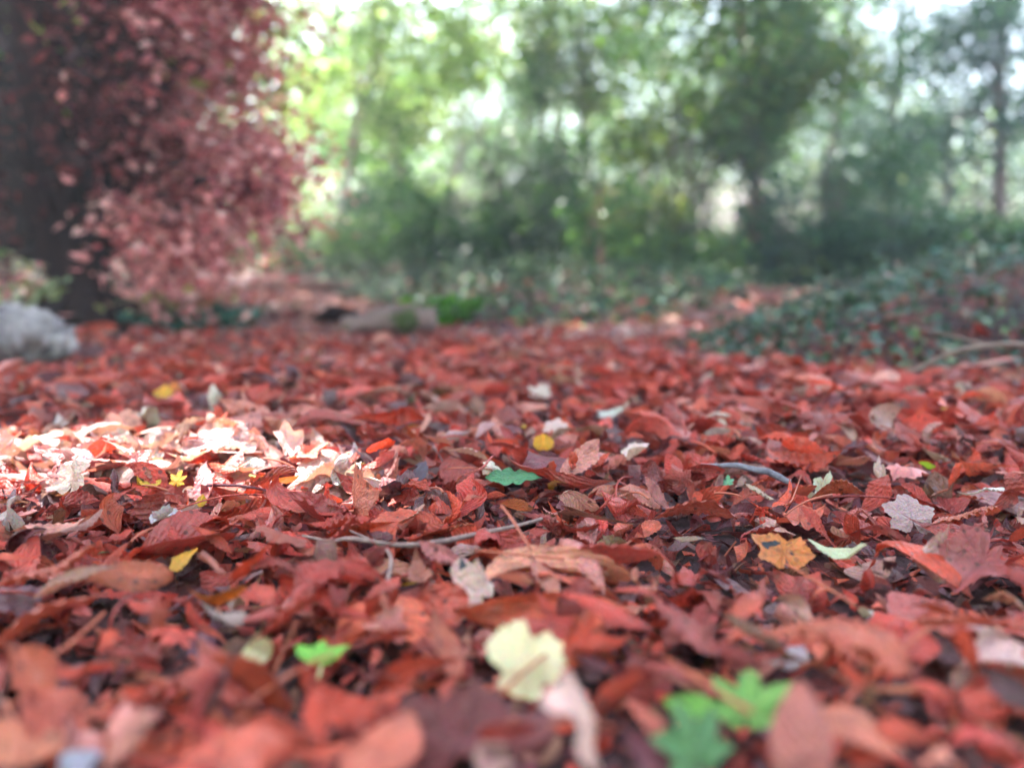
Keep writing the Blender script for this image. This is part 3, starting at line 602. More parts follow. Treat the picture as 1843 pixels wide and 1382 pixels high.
while k < n_gen and tries < 60000:
    tries += 1
    py = grs.uniform(770, 1378); px = grs.uniform(-10, 1853)
    dep = CAM_H / ((py - 468) / FPX)
    Lm = grs.uniform(.055, .11) * (.85 if py > 1200 else 1); wpx = Lm * FPX / dep * .9
    lim = .30 if tries < 20000 else .2
    if any(abs(px - a) < .5 * (c + wpx * .8) and -.2 * c < py - b < .6 * (c + wpx * .5) for a, b, c in KEEPG): continue
    if any((px - a) ** 2 + ((py - b) * 2) ** 2 < (lim * (wpx + c)) ** 2 for a, b, c in placed): continue
    placed.append((px, py, wpx))
    colour = COLS[grs.choice(len(COLS), p=CP)]
    f = grs.rand()
    kw = dict(yaw=grs.uniform(0, 360), pitch=grs.normal(0, 20), roll=grs.normal(0, 22) - 8, tw=grs.normal(0, 5), fold=grs.normal(0, .22), up=grs.uniform(-.004, .012), seed=int(grs.randint(1e6)))
    kw['up'] += .016 if py > 1000 else 0
    if py > 1000: kw['roll'] -= 12; kw['fold'] *= 1.8; kw['tw'] *= 2.5
    if f < .84:
        kind = 'leaflet'; kw['asp'] = grs.uniform(.22, .4); kw['corr'] = grs.uniform(.0024, .0048)
        g = grs.rand()
        if g < .3: form = 'rolled'; kw['ky'] = grs.choice([-1, 1]) * grs.uniform(35, 70)
        elif g < .6: form = 'arched'; kw['kx'] = -grs.uniform(9, 22); kw['ky'] = grs.normal(0, 12)
        elif g < .8: form = 'cupped'; kw['ky'] = grs.uniform(15, 30)
        else: form = 'narrow ribbed'; kw['asp'] = .24
    elif f < .91:
        wpx *= .55; kind = 'maple'; form = 'lobed'; kw['ky'] = grs.normal(0, 22); kw['torn'] = grs.choice([0, .4])
    else:
        kind = 'oval'; form = 'oval'; wpx *= .7; kw['asp'] = grs.uniform(.5, .65); kw['ky'] = grs.normal(0, 18); kw['kx'] = grs.normal(0, 8)
    if colour in ('beige', 'dusty pink'): kw['mat'] = M_pale
    if grs.rand() < .25: kw['stalk_len'] = grs.uniform(.02, .06)
    kw['rip'] = .0026
    leaf_obj(px, py, wpx, kind, colour, describe(px, py, colour, form), group='larger fallen leaves on the litter', **kw); k += 1

# ---- lay the mass of the litter, leaving the leaves named above on top of it
KEEP = [(q[0], q[1], q[2]) for q in special if q[2] < 240 and q[6].get('land') or q[6].get('mat') is not None]
def covers(x, y, z):
    d_ = cp * y - sp * (z - CAM_H); px = 921.5 + FPX * x / d_; py = 691 + FPX * (-sp * y - cp * (z - CAM_H)) / d_
    for a, b, w_ in KEEP:
        if abs(px - a) < .52 * w_ and -.15 * w_ < py - b < .6 * w_: return True
    return False
near = lambda x, y: not covers(x, y, .03)
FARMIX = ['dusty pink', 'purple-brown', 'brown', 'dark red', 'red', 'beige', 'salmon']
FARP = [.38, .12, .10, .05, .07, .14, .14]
open_ground = lambda x, y: (bank_s(x, y) < .03 + .1 * rs.rand()) and (mound_s(x, y) < .05 + .1 * rs.rand()) and not (path_s(x, y) > .1 + .3 * rs.rand() and y > 3.0)
OLD = ['maroon', 'purple-brown', 'dark red', 'brown']; OLD_SHADE_P = [.4, .3, .2, .1]  # older rotted litter underneath, dark also to put shade into the gaps
spread(3900, .26, 1.75, gen_leaf('hi', .5), .04, near)
spread(5200, .5, 2.0, gen_leaf('mid', .5, (.3, .6)), .03, near)
spread(1300, .28, 1.2, gen_leaf('mid', .5, (.25, .5)), .02)
spread(5200, .26, 1.75, gen_leaf('mid', .34, (.45, .95), OLD + ['red'], [.32, .22, .26, .1, .1]), .006)
spread(10800, 1.6, 3.1, gen_leaf('mid', .4, (.6, 1.0)), .026, lambda x, y: open_ground(x, y) and rs.rand() > (y - 1.75) / .95)
spread(3500, 1.8, 3.6, gen_leaf('mid', .3, (.3, .6)), .010, lambda x, y: open_ground(x, y) and rs.rand() > (y - 2.6) / 2)
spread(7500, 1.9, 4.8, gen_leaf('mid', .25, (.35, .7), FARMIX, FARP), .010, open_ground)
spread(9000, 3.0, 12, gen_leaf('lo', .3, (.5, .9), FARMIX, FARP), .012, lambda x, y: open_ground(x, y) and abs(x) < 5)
# leaves blown into the ivy and under the trees
spread(420, 1.9, 5, gen_leaf('mid', .5, (.5, .9)), .05, lambda x, y: bank_s(x, y) > 0 or mound_s(x, y) > 0)
spread(2600, 3, 9, gen_leaf('lo', .4, (.9, 1.5)), .03, lambda x, y: path_s(x, y) > 0)
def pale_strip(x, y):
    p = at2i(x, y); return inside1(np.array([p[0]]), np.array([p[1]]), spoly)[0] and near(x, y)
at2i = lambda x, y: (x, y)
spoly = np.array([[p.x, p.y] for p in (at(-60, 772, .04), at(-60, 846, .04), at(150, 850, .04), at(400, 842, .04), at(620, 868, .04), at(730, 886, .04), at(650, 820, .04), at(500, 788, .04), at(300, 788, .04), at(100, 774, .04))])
def inside1(x, y, poly):
    r = np.zeros(x.shape, bool); n = len(poly)
    for i in range(n):
        x1, y1 = poly[i]; x2, y2 = poly[(i + 1) % n]
        c = ((y1 > y) != (y2 > y)); xi = (x2 - x1) * (y - y1) / (y2 - y1 + 1e-12) + x1
        r ^= c & (x < xi)
    return r
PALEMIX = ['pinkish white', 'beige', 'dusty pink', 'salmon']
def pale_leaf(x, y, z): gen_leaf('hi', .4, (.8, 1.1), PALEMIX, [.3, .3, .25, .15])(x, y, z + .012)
spread(330, .85, 1.6, pale_leaf, .026, pale_strip)  # extra pale leaves only inside the sun strip, brightening it by colour
spread(11000, .28, 2.2, crumb, .03, near)
spread(15000, .28, 1.6, crumb, .012)
spread(800, .3, 2.6, stalk, .03, near)
lo = lit.build('leaf_litter', M_litter)
tag(lo, 'thick carpet of crumpled red and brown fallen leaves covering the ground', 'leaf litter', kind='stuff')

# ------------------------------------------------------------------ twigs and branches
def twig(name, pts, rad, mat, label, cat, n=24, k=8, noise=.09):
    if mat is M_stalk: rad = [q * .62 for q in rad]
    if cat == 'twig': pts = [p + rs.normal(0, .0016, 3) for p in smooth_path(pts, 9)]
    P = smooth_path(pts, n); o0 = P[0].copy()
    V, F = tube(P - o0, np.interp(np.linspace(0, 1, n), np.linspace(0, 1, len(rad)), rad), k, noise)
    o = mesh_np(name, V, F, mat); o.location = o0; return tag(o, label, cat)
def V3(px, py, up): return np.array(at(px, py, up))
twig('twig', [V3(545, 972, .035), V3(640, 972, .05), V3(770, 978, .052), V3(870, 958, .05), V3(985, 930, .045)], [.0012, .002, .0024, .0022, .0014], M_twig,
     'long thin grey-brown twig lying across red leaves below the peach cupped leaf', 'twig')
twig('twig', [V3(1262, 838, .045), V3(1320, 836, .055), V3(1370, 848, .052), V3(1425, 868, .045)], [.002, .0032, .0036, .0034], M_greytwig,
     'short speckled grey twig lying on the litter near the greenish white leaf', 'twig')
twig('twig', [V3(855, 990, .05), V3(950, 1000, .055), V3(1015, 1006, .055)], [.0012, .0016, .0018], M_stalk, 'thin straight red stalk with an orange tip right of the spotted pink leaf', 'leaf stalk')
twig('twig', [V3(805, 843, .04), V3(850, 842, .045), V3(885, 845, .04)], [.0010, .0014, .001], M_stalk, 'short orange stalk ending at the small pale folded leaf', 'leaf stalk')
twig('twig', [V3(1415, 1015, .045), V3(1480, 1052, .05), V3(1540, 1090, .045)], [.0014, .0015, .0017], M_stalk, 'thin orange stalk running down from the black-spotted leaf', 'leaf stalk')
twig('twig', [V3(40, 1190, .05), V3(110, 1170, .06), V3(190, 1100, .05)], [.0028, .002, .0014], M_stalk, 'orange-red stalk slanting up at the left side of the broad salmon leaf', 'leaf stalk')
twig('twig', [V3(10, 1260, .05), V3(30, 1310, .07), V3(45, 1360, .08)], [.0012, .0022, .003], M_stalk, 'blurred orange stalk in the lower left corner', 'leaf stalk')
twig('twig', [V3(1180, 1170, .05), V3(1260, 1225, .062), V3(1350, 1280, .07)], [.0016, .002, .0022], M_stalk, 'thick purple-red stalk crossing down onto the large green maple leaf', 'leaf stalk')
twig('twig', [V3(1440, 1200, .03), V3(1492, 1180, .05), V3(1480, 1135, .072), V3(1440, 1130, .07), V3(1450, 1150, .06)], [.003, .0032, .003, .0024, .0016], M_stalk,
     'curly red-brown tendril hooked like a question mark under the arched leaflet', 'leaf stalk', 30)
twig('twig', [V3(630, 955, .04), V3(700, 995, .05), V3(690, 1070, .05)], [.001, .0017, .0014], M_twig, 'thin brown stalk bent at a right angle left of the upright salmon leaflet', 'leaf stalk')
twig('twig', [V3(1450, 830, .03), V3(1425, 900, .05), V3(1410, 905, .03)], [.0009, .0011, .001], M_stalk, 'fine orange stalk below the speckled grey twig', 'leaf stalk')
# the bare branch arching out of the ivy bank
b0 = at(1480, 716, .02)
bp = [np.array(b0), np.array(atd(1560, 697, b0.y + .01)), np.array(atd(1640, 668, b0.y + .01)), np.array(atd(1710, 636, b0.y + .01)), np.array(atd(1770, 624, b0.y + .01)), np.array(atd(1843, 621, b0.y + .01)), np.array(atd(1990, 640, b0.y + .01))]
br = empty('fallen_branch', b0)
P = smooth_path(bp, 40); V, F = tube(P - np.array(b0), np.linspace(.003, .0065, 40), 9, .05)
mesh_np('stem', V, F, M_branch, br)
q = P[27]; V, F = tube(smooth_path([q, q + [-.03, .06, .012], q + [-.10, .16, .03]], 10) - np.array(b0), np.linspace(.004, .0015, 10), 6, .05)
mesh_np('side_twig', V, F, M_branch, br)
tag(br, 'bare grey-brown branch arching up from the litter in front of the ivy bank', 'branch')

# ------------------------------------------------------------------ logs
def rough_log(name, A, B, r0, r1, mat, label, bend=(0, 0, .02), knots=3, seed=3, rough=.10):
    rng = np.random.RandomState(seed); A, B = np.array(A), np.array(B); n = 36; k = 22
    t = np.linspace(0, 1, n)[:, None]; P = A + (B - A) * t + np.array(bend) * np.sin(t * math.pi)
    P[:, 2] += .006 * np.cumsum(rng.randn(n)) * .4
    rad = np.linspace(r0, r1, n) * (1 + .07 * rng.randn(n)) * (1 + .12 * np.sin(np.linspace(0, 9, n) + rng.rand() * 6))
    rad[0] *= .7; rad[-1] *= .75
    V, F = tube(P - A, rad, k, rough, rng=rng)
    root = empty(name, A); mesh_np('bark', V, F, mat, root)
    for _ in range(knots):
        q = P[rng.randint(5, n - 5)] - A; d = rng.randn(3) * .5; d[2] = abs(d[2]) + .5; d /= np.linalg.norm(d)
        V, F = tube(np.array([q, q + d * r0 * 1.1, q + d * r0 * (1.4 + rng.rand())]), [r0 * .35, r0 * .25, r0 * .16], 8, .1, rng=rng)
        mesh_np('branch_stub', V, F, mat, root)
    return tag(root, label, 'log')
a, b = at(620, 590, .05), at(782, 590, .05)
rough_log('fallen_log', (a.x, a.y, a.z), (b.x, b.y + .05, b.z + .02), .036, .044, M_log, 'mossy brown fallen log lying at the edge of the path', (0, 0, .02), 3, 4)
a, b = at(566, 577, .015), at(640, 580, .03)
rough_log('fallen_log', a, b, .022, .03, M_dark_bark, 'dark rotten branch piece butting onto the mossy brown log', (0, 0, .02), 1, 6)
a = at(-190, 640, .09); b = at(108, 632, .05)
rough_log('fallen_log', (a.x, a.y + .1, a.z + .03), (b.x, b.y, b.z - .01), .09, .055, M_white_log, 'bleached pale log lying at the left edge, grey and cracked below', (0, 0, .03), 0, 9, .16)
a = at(440, 520, .03); b = at(640, 517, .03)
rough_log('fallen_log', a, b, .045, .035, M_red_bark, 'distant thin reddish log lying across the far end of the path', (0, 0, .02), 1, 12)

# ------------------------------------------------------------------ trees
def leafcloud(centers, spreads, n, size, cols, rng, droop=0.0, flat=.8, aspect=.55, soft=False, mixown=.65):
    """diamond leaves, n in all, around clump centres"""
    idx = rng.randint(len(centers), size=n)
    c = np.asarray(centers)[idx]; s = np.asarray(spreads)[idx][:, None]
    g = rng.randn(n, 3); g /= np.linalg.norm(g, axis=1)[:, None]; rr = rng.rand(n, 1) ** .45
    if soft: rr = np.abs(rng.randn(n, 1)) * .62
    P = c + g * rr * s * np.array([1, 1, flat])
    P[:, 2] -= droop * rr[:, 0] * np.abs(s[:, 0]) * rng.rand(n)
    sz = size * rng.uniform(.6, 1.35, n)
    d = rng.randn(n, 3); d[:, 2] = d[:, 2] * .5 - .25; d /= np.linalg.norm(d, axis=1)[:, None]
    e = np.cross(d, rng.randn(n, 3)); e /= np.linalg.norm(e, axis=1)[:, None] + 1e-9
    a = d * sz[:, None] * .5; b = e * sz[:, None] * .5 * aspect; nn = np.cross(a, b); nn /= np.linalg.norm(nn, axis=1)[:, None] + 1e-9
    V = np.stack([P - a, P + b - a * .1 + nn * sz[:, None] * .08, P + a, P - b - a * .1 + nn * sz[:, None] * .08], 1).reshape(-1, 3)
    F = np.arange(4 * n).reshape(n, 4)
    cols = np.asarray(cols); ci = rng.randint(len(cols), size=len(centers))[idx]; own = rng.randint(len(cols), size=n)
    cc = np.where(rng.rand(n, 1) < mixown, cols[ci], cols[own]) * (1 + .18 * rng.randn(n, 1))
    return V, F, np.repeat(np.clip(cc, .004, .9), 4, axis=0)
def limb_path(a, b, rng, wob=.06, n=12):
    a, b = np.array(a, float), np.array(b, float); m1 = a + (b - a) * .33 + np.array([0, 0, .12]) * np.linalg.norm(b - a); m2 = a + (b - a) * .7 + np.array([0, 0, .08]) * np.linalg.norm(b - a)
    l = np.linalg.norm(b - a)
    return smooth_path([a, m1 + rng.randn(3) * wob * l, m2 + rng.randn(3) * wob * l, b], n)
def make_tree(name, px, y, base_r, top_px, crown, label, cat='tree', bark=None, cols=None, n=6000, size=.05, lean=0, seed=1, mat=None, clumps=26, group=None,
              clump_r=.35, trunk_h=None, nl=9, stems=1):
    """crown: (x0px, y0px, x1px, y1px) box in the photograph at the tree's own distance, with depth equal to its width"""
    rng = np.random.RandomState(seed)
    g = atd(px, 480, y); bx = g.x; bz = float(H(bx, y)) - .03
    x0, y0, x1, y1 = crown
    A = atd(x0, y1, y); B = atd(x1, y0, y)
    cx, cz = (A.x + B.x) / 2, (A.z + B.z) / 2; rx, rz = (B.x - A.x) / 2, (B.z - A.z) / 2; ry = min(rx, 1.4)
    root = empty(name, (bx, y, bz)); O = np.array([bx, y, bz])
    cen = []
    while len(cen) < clumps:
        q = rng.uniform(-1, 1, 3)
        if cat == 'bush':
            q[2] = -1 + (q[2] + 1) * (.55 + .45 * math.sin(q[0] * 5 + seed)) * 1.1
            cen.append([cx + q[0] * rx * 1.15, y + .1 + q[1] * ry, cz + q[2] * rz]); continue
        if .15 < (q ** 2).sum() < 1: cen.append([cx + q[0] * rx, y + .1 + q[1] * ry, cz + q[2] * rz])
    cen = np.array(cen); spr = clump_r * rng.uniform(.6, 1.3, clumps)
    cen[:, 2] = np.maximum(cen[:, 2], bz + .12)
    tr = Acc()
    for s_ in range(stems):
        topx = cx + rng.normal(0, .15 * rx) + lean; off = rng.randn(2) * base_r * 2 * (stems > 1)
        TP = smooth_path([[bx + off[0], y + off[1], bz], [bx + off[0] * 1.3 + (topx - bx) * .25, y + off[1], bz + (cz - bz) * .45], [topx + off[0] * 2, y + .1, cz + rz * .2], [topx + off[0] * 3, y + .1, cz + rz * .8]], 26)
        rad = base_r * np.linspace(1, .25, 26) ** 1.1; rad[0] *= 1.5; rad[1] *= 1.18
        V, F = tube(TP, rad, 14 if base_r > .05 else 8, .05, rng=rng); tr.add(V, F)
        for k_ in range(nl):
            c = cen[rng.randint(clumps)]; i0 = rng.randint(8, 22)
            V, F = tube(limb_path(TP[i0], c, rng), np.linspace(rad[i0] * .5, .004, 12), 7, .06, rng=rng); tr.add(V, F)
    tr.build('trunk', bark or M_bark, root, origin=O)
    V, F, cc = leafcloud(cen, spr, int(n * 1.2), size, np.minimum(np.array(cols) * 1.18, .55), rng)
    ob = mesh_np('crown', V - O, [F], mat or M_fol, root, cc)
    return tag(root, label, cat, group)
G_LIGHT = [(.14, .28, .09), (.18, .33, .10), (.10, .24, .09), (.26, .38, .18)]
G_MID = [(.05, .12, .06), (.07, .155, .07), (.04, .10, .06), (.10, .19, .08)]
G_DARK = [(.025, .075, .04), (.035, .095, .045), (.03, .07, .045), (.05, .11, .05)]
G_BLUE = [(.03, .09, .085), (.04, .11, .09), (.05, .12, .07), (.03, .07, .07)]
G_OLIVE = [(.12, .17, .035), (.08, .15, .04), (.16, .2, .05), (.1, .2, .05)]
# far row of separate trees
far = [
 (500, 13, .07, (380, 60, 700, 500), G_LIGHT, 3800, .09, 'slender pale green tree standing behind the copper tree', 11),
 (640, 15, .09, (520, 120, 830, 510), G_LIGHT, 4200, .10, 'pale green tree where the path runs out', 12),
 (800, 13, .08, (660, 170, 960, 510), G_MID, 5200, .09, 'broad mid green tree behind the mossy log', 13),
 (960, 16, .10, (820, 130, 1160, 520), G_MID, 5200, .10, 'tall hazy green tree just left of the two pale poles', 14),
 (1130, 14, .09, (1000, 60, 1330, 520), G_MID, 5200, .09, 'hazy green tree behind the narrow brown sapling', 15),
 (1330, 15, .1, (1180, -60, 1560, 520), G_MID, 6000, .10, 'high green tree behind the reddish-barked tree', 16),
 (1540, 14, .1, (1400, 260, 1700, 520), G_BLUE, 3000, .09, 'blue-green tree with sky showing over its top', 17),
 (1740, 15, .1, (1600, 260, 1950, 520), G_BLUE, 2400, .09, 'thin blue-green tree behind the ivy bank', 18),
]
for (px, y, r, cr, cols, n, sz, lb, sd_) in far:
    cr = (cr[0] - 50, cr[1] - 90, cr[2] + 50, cr[3]); n = int(n * 1.5)
    make_tree('broadleaf_tree', px, y, r, 0, cr, lb, bark=M_bark, cols=cols, n=n, size=sz, seed=sd_, clump_r=.6, clumps=60, group='trees beyond the clearing')
make_tree('broadleaf_tree', 610, 8.6, .05, 0, (430, -160, 1000, 260), 'sparse lime green tree glowing against the white sky', cols=[(.2, .34, .12), (.26, .38, .16), (.15, .28, .11), (.34, .42, .26)], n=5000, size=.085, seed=31, clump_r=.42, clumps=50, bark=M_pale_bark)
for (px, y, cr, cols, n, lb, sd_) in (
 (1060, 10.5, (820, -200, 1290, 300), G_MID, 4200, 'airy mid green tree whose leaves fill the top centre', 51),
 (1480, 9.5, (1290, -160, 1700, 300), G_MID + G_BLUE, 4600, 'spreading green tree right of the reddish-barked tree', 52),
 (1700, 8.5, (1500, 150, 1940, 470), G_BLUE + [(.2, .26, .2)], 3300, 'drooping blue-green tree between the bank and the sky gaps', 53),
 (740, 9.5, (480, -60, 860, 360), G_LIGHT + G_MID, 3200, 'light green tree with wide gaps of white sky', 54),
 (1590, 10.5, (1430, -220, 1900, 180), G_BLUE + G_MID, 2300, 'high blue-green tree in the upper right corner', 55)):
    make_tree('broadleaf_tree', px, y, .06, 0, cr, lb, bark=M_bark, cols=cols, n=n, size=.085, seed=sd_, clump_r=.5, clumps=46, group='trees beyond the clearing')
make_tree('holly_bush', 900, 6.6, .04, 0, (750, 150, 1110, 540), 'dense dark green bush in the middle behind the mossy log', cat='bush', cols=G_MID + G_DARK, n=12000, size=.06, seed=32, clump_r=.33, clumps=60, stems=3)
make_tree('holly_bush', 760, 7.6, .03, 0, (610, 270, 880, 530), 'low grey-green bush left of the dense dark bush', cat='bush', cols=G_MID + [(.16, .2, .12)], n=4200, size=.06, seed=33, clump_r=.3, clumps=26, stems=3)
make_tree('holly_bush', 540, 8.5, .03, 0, (420, 350, 660, 520), 'dim green bush behind the far end of the path', cat='bush', cols=G_MID + G_BLUE, n=4200, size=.06, seed=34, clump_r=.32, clumps=26, stems=3)
make_tree('broadleaf_tree', 1352, 6.4, .075, 0, (1150, -120, 1560, 330), 'yellow-green tree with a reddish pale trunk on the mound', bark=M_red_bark, cols=G_OLIVE + G_MID, n=9500, size=.065, seed=35, clump_r=.38, clumps=44)
make_tree('holly_bush', 1250, 6.0, .03, 0, (1080, 140, 1430, 545), 'leafy green bush at the foot of the reddish-barked tree', cat='bush', cols=G_OLIVE + G_MID, n=12000, size=.055, seed=36, clump_r=.33, clumps=54, stems=3)
make_tree('holly_bush', 1480, 6.2, .03, 0, (1330, 230, 1650, 545), 'blue-green bush between the reddish-barked tree and the ivy bank', cat='bush', cols=G_BLUE + G_MID, n=10000, size=.055, seed=37, clump_r=.33, clumps=48, stems=3)
make_tree('broadleaf_tree', 1790, 7.2, .07, 0, (1600, -120, 1960, 330), 'blue-green tree over the ivy bank with bright sky gaps', cols=G_BLUE, n=4000, size=.07, seed=38, clump_r=.36, clumps=36)
make_tree('holly_bush', 1790, 5.4, .03, 0, (1500, 400, 1980, 545), 'dark low bush on top of the ivy bank', cat='bush', cols=G_DARK, n=9000, size=.05, seed=39, clump_r=.2, clumps=26, stems=3)
make_tree('broadleaf_tree', 1030, 8.0, .035, 0, (930, -140, 1230, 230), 'thin tree with airy green leaves in front of the white sky', bark=M_bark, cols=G_MID + G_OLIVE, n=3600, size=.07, seed=40, clump_r=.36, clumps=28)
make_tree('sapling', 1080, 4.6, .022, 0, (1010, 300, 1170, 470), 'narrow brown sapling rising from the ivy mound', bark=M_red_bark, cols=G_MID, n=420, size=.05, seed=41, clump_r=.16, clumps=12)
for (px, y, t_, lb) in ((975, 9.5, -40, 'left one of two pale straight poles of young trunk'), (1010, 9.8, 30, 'right one of two pale straight poles of young trunk')):
    make_tree('young_trunk', px, y, .035, 0, (px - 60, -200, px + 60, 60), lb, bark=M_pale_bark, cols=G_LIGHT, n=350, size=.07, seed=px, clump_r=.3, clumps=10, group='pale young trunks')

# far woods: closes the view below the sky
rng = np.random.RandomState(5); cen = []; spr = []
for k_ in range(1900):
    a_ = rng.uniform(-1.15, 1.15); r_ = rng.uniform(19, 34)
    x_, y_ = r_ * math.sin(a_), r_ * math.cos(a_)
    pxx = 921 + FPX * math.tan(a_) if abs(a_) < 1.1 else 9999
    top = 3.4 + 1.2 * math.sin(a_ * 9) + .8 * math.sin(a_ * 23 + 1)
    if 430 < pxx < 1050: top = 3.6
    if 1520 < pxx: top = -1.2 + .8 * math.sin(a_ * 31)
    cen.append([x_, y_, rng.uniform(0, 1) ** 1.5 * (top + 4.5) * r_ / 22]); spr.append(rng.uniform(.7, 1.4))
for k_ in range(700):              # the same wood goes on behind and beside the viewer
    a_ = rng.uniform(1.25, 2 * math.pi - 1.25); r_ = rng.uniform(3.2, 9)
    cen.append([r_ * math.sin(a_), r_ * math.cos(a_), rng.uniform(.2, 1) * r_ * 1.1]); spr.append(rng.uniform(.6, 1.1))
V, F, cc = leafcloud(cen, spr, 115000, .17, [(.15, .3, .12), (.2, .36, .16), (.10, .22, .12), (.28, .38, .2)], rng)
tag(mesh_np('far_woods', V, [F], M_fol, None, cc), 'pale blurred wood closing the view all round the clearing', 'woods', kind='stuff')

# ------------------------------------------------------------------ the copper tree on the left, with added unseen leaves overhead that shade the clearing
TX, TY = at(152, 592).x, at(152, 592).y
TZ = float(H(TX, TY)) - .04
ct = empty('copper_beech', (TX, TY, TZ)); O = np.array([TX, TY, TZ]); rng = np.random.RandomState(77)
tr = Acc()
main = smooth_path([[TX, TY, TZ], [TX, TY, TZ + .4], [TX - .02, TY + .05, TZ + 1.2], [TX + .02, TY + .2, TZ + 2.4], [TX + .2, TY + .5, TZ + 4.6]], 34)
rad = np.interp(np.linspace(0, 1, 34), [0, .04, .1, .4, 1], [.22, .15, .10, .07, .03])
V, F = tube(main, rad, 20, .05, rng=rng); tr.add(V, F)
for (a0, dx, dy, dz, r) in ((3, .20, -.02, .55, .06), (4, -.5, -.1, .9, .09), (6, .55, .1, 1.3, .07), (5, -.9, .1, 1.3, .08), (8, .9, -.1, 1.5, .06), (9, -.35, -.3, 1.9, .08), (10, .35, .2, 2.0, .08), (7, .1, -.5, 1.4, .06)):
    p0 = main[a0]; V, F = tube(limb_path(p0, p0 + np.array([dx, dy, dz]), rng, .05, 14), np.linspace(r, r * .3, 14), 9, .07, rng=rng); tr.add(V, F)
for k_ in range(5):                # buttress roots
    a_ = k_ * 1.3 + .3; q = np.array([math.cos(a_), math.sin(a_), 0])
    V, F = tube(smooth_path([main[1] + [0, 0, .1], main[0] + q * .22 + [0, 0, .05], main[0] + q * .42 + [0, 0, -.02]], 8), [.11, .09, .07, .06, .05, .045, .04, .03], 8, .08, rng=rng); tr.add(V, F)
# low reddish crown: clumps in the photograph's box at depths round the trunk
cen, spr, kinds = [], [], []
twg = Acc()
for k_ in range(560):
    px = rng.uniform(-260, 560); py = rng.uniform(-250, 500)
    if px > 330 and py > 430: px -= 150
    edge = 560 - 80 * abs((py - 260) / 250) + 35 * math.sin(py * .05)
    if px > edge or rng.rand() < sstep(330, 560, px) * .85: continue
    if (px < 270 and py > 390) or py > 475: continue
    y = TY + rng.uniform(-.35, 1.3)
    if 60 < px < 240 and py > 330: y = TY + rng.uniform(.35, 1.2)
    if px < 235 and rng.rand() < .4: y = TY + rng.uniform(.35, 1.3)
    if px < 235 and py < 400: y = min(y, TY + .7)
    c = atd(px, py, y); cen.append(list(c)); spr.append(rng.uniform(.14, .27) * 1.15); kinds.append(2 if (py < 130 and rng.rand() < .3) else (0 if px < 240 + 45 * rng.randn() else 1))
cen = np.array(cen); spr = np.array(spr); kinds = np.array(kinds)
for c in cen[::3]:
    i0 = int(np.clip(np.argmin(np.abs(main[:, 2] - c[2])) - 3, 3, 30))
    V, F = tube(limb_path(main[i0], c, rng, .08, 10), np.linspace(.022, .004, 10), 6, .05, rng=rng); tr.add(V, F)
tr.build('trunk', M_dark_bark, ct, origin=O)
CU = [(.34, .10, .10), (.42, .15, .13), (.24, .07, .07), (.5, .22, .18), (.16, .05, .055), (.3, .09, .09)]
CROWN = [leafcloud(cen[kinds == q], spr[kinds == q], n_, s_, c_, rng, droop=.5, soft=(q == 1), mixown=.35 if q == 1 else .65) for q, n_, s_, c_ in ((0, 34000, .055, [(.05, .016, .018), (.03, .012, .014), (.09, .026, .028), (.2, .06, .06)]), (1, 30000, .044, [(.64, .23, .25), (.74, .38, .37), (.5, .16, .18), (.22, .06, .07), (.8, .5, .47), (.6, .26, .26), (.7, .34, .33)]), (2, 2600, .06, [(.25, .42, .08), (.4, .5, .14), (.12, .25, .07)]))]  # shade and sun put into leaf tints: near-black at left, pink at right
# leaf layer added out of frame for shade, cut open where sun should fall
su = np.array(TO_SUN)
def at2(px, py):
    p = np.array(at(px, py, .045)); p = p - su * (p[2] / su[2]); return Vector(p)
strip = [at2(-60, 764), at2(-60, 840), at2(150, 842), at2(400, 836), at2(620, 866), at2(730, 884), at2(650, 822), at2(500, 786), at2(300, 784), at2(100, 768)]
poly = np.array([[p.x, p.y] for p in strip])
lq = np.array([[a, b, .15] for a, b in ((at(60, 640).x - .75, at(60, 640).y - .12), (at(60, 640).x + .08, at(60, 640).y - .12), (at(60, 640).x + .08, at(60, 640).y + .16), (at(60, 640).x - .75, at(60, 640).y + .25))])
poly2 = (lq - su * (lq[:, 2:3] / su[2]))[:, :2]
def inside(x, y): return inside1(x, y, poly) | inside1(x, y, poly2)
def inside1(x, y, poly):
    r = np.zeros(x.shape, bool); n = len(poly)
    for i in range(n):
        x1, y1 = poly[i]; x2, y2 = poly[(i + 1) % n]
        c = ((y1 > y) != (y2 > y)); xi = (x2 - x1) * (y - y1) / (y2 - y1 + 1e-12) + x1
        r ^= c & (x < xi)
    return r
n = 17000; m_ = 13000
gx_ = rng.uniform(-2.4, 2.9, n); gy_ = rng.uniform(-.6, 2.9, n); hz = rng.uniform(3.6, 5.0, n)
gx_ = np.r_[gx_, rng.uniform(-5, 5, m_)]; gy_ = np.r_[gy_, rng.uniform(2.9, 8, m_)]; hz = np.r_[hz, rng.uniform(4, 5.5, m_)]; n += m_
C0 = np.stack([gx_, gy_, 0 * gx_], -1) + su[None, :] * (hz / su[2])[:, None]
sz = rng.uniform(.12, .24, n)
d = rng.randn(n, 3); d[:, 2] *= .35; d /= np.linalg.norm(d, axis=1)[:, None]
e = np.cross(d, rng.randn(n, 3) * .4 + [0, 0, 1]); e /= np.linalg.norm(e, axis=1)[:, None]
a_ = d * sz[:, None] * .5; b_ = e * sz[:, None] * .28
V = np.stack([C0 - a_, C0 + b_, C0 + a_, C0 - b_], 1)
G = V - su[None, None, :] * (V[:, :, 2] / su[2])[:, :, None]
gm = C0 - su[None, :] * (C0[:, 2] / su[2])[:, None]
hit = np.zeros(n, bool)
for q in (G[:, 0], G[:, 1], G[:, 2], G[:, 3], gm[:, :], (G[:, 0] + gm) / 2, (G[:, 2] + gm) / 2): hit |= inside(q[:, 0], q[:, 1])
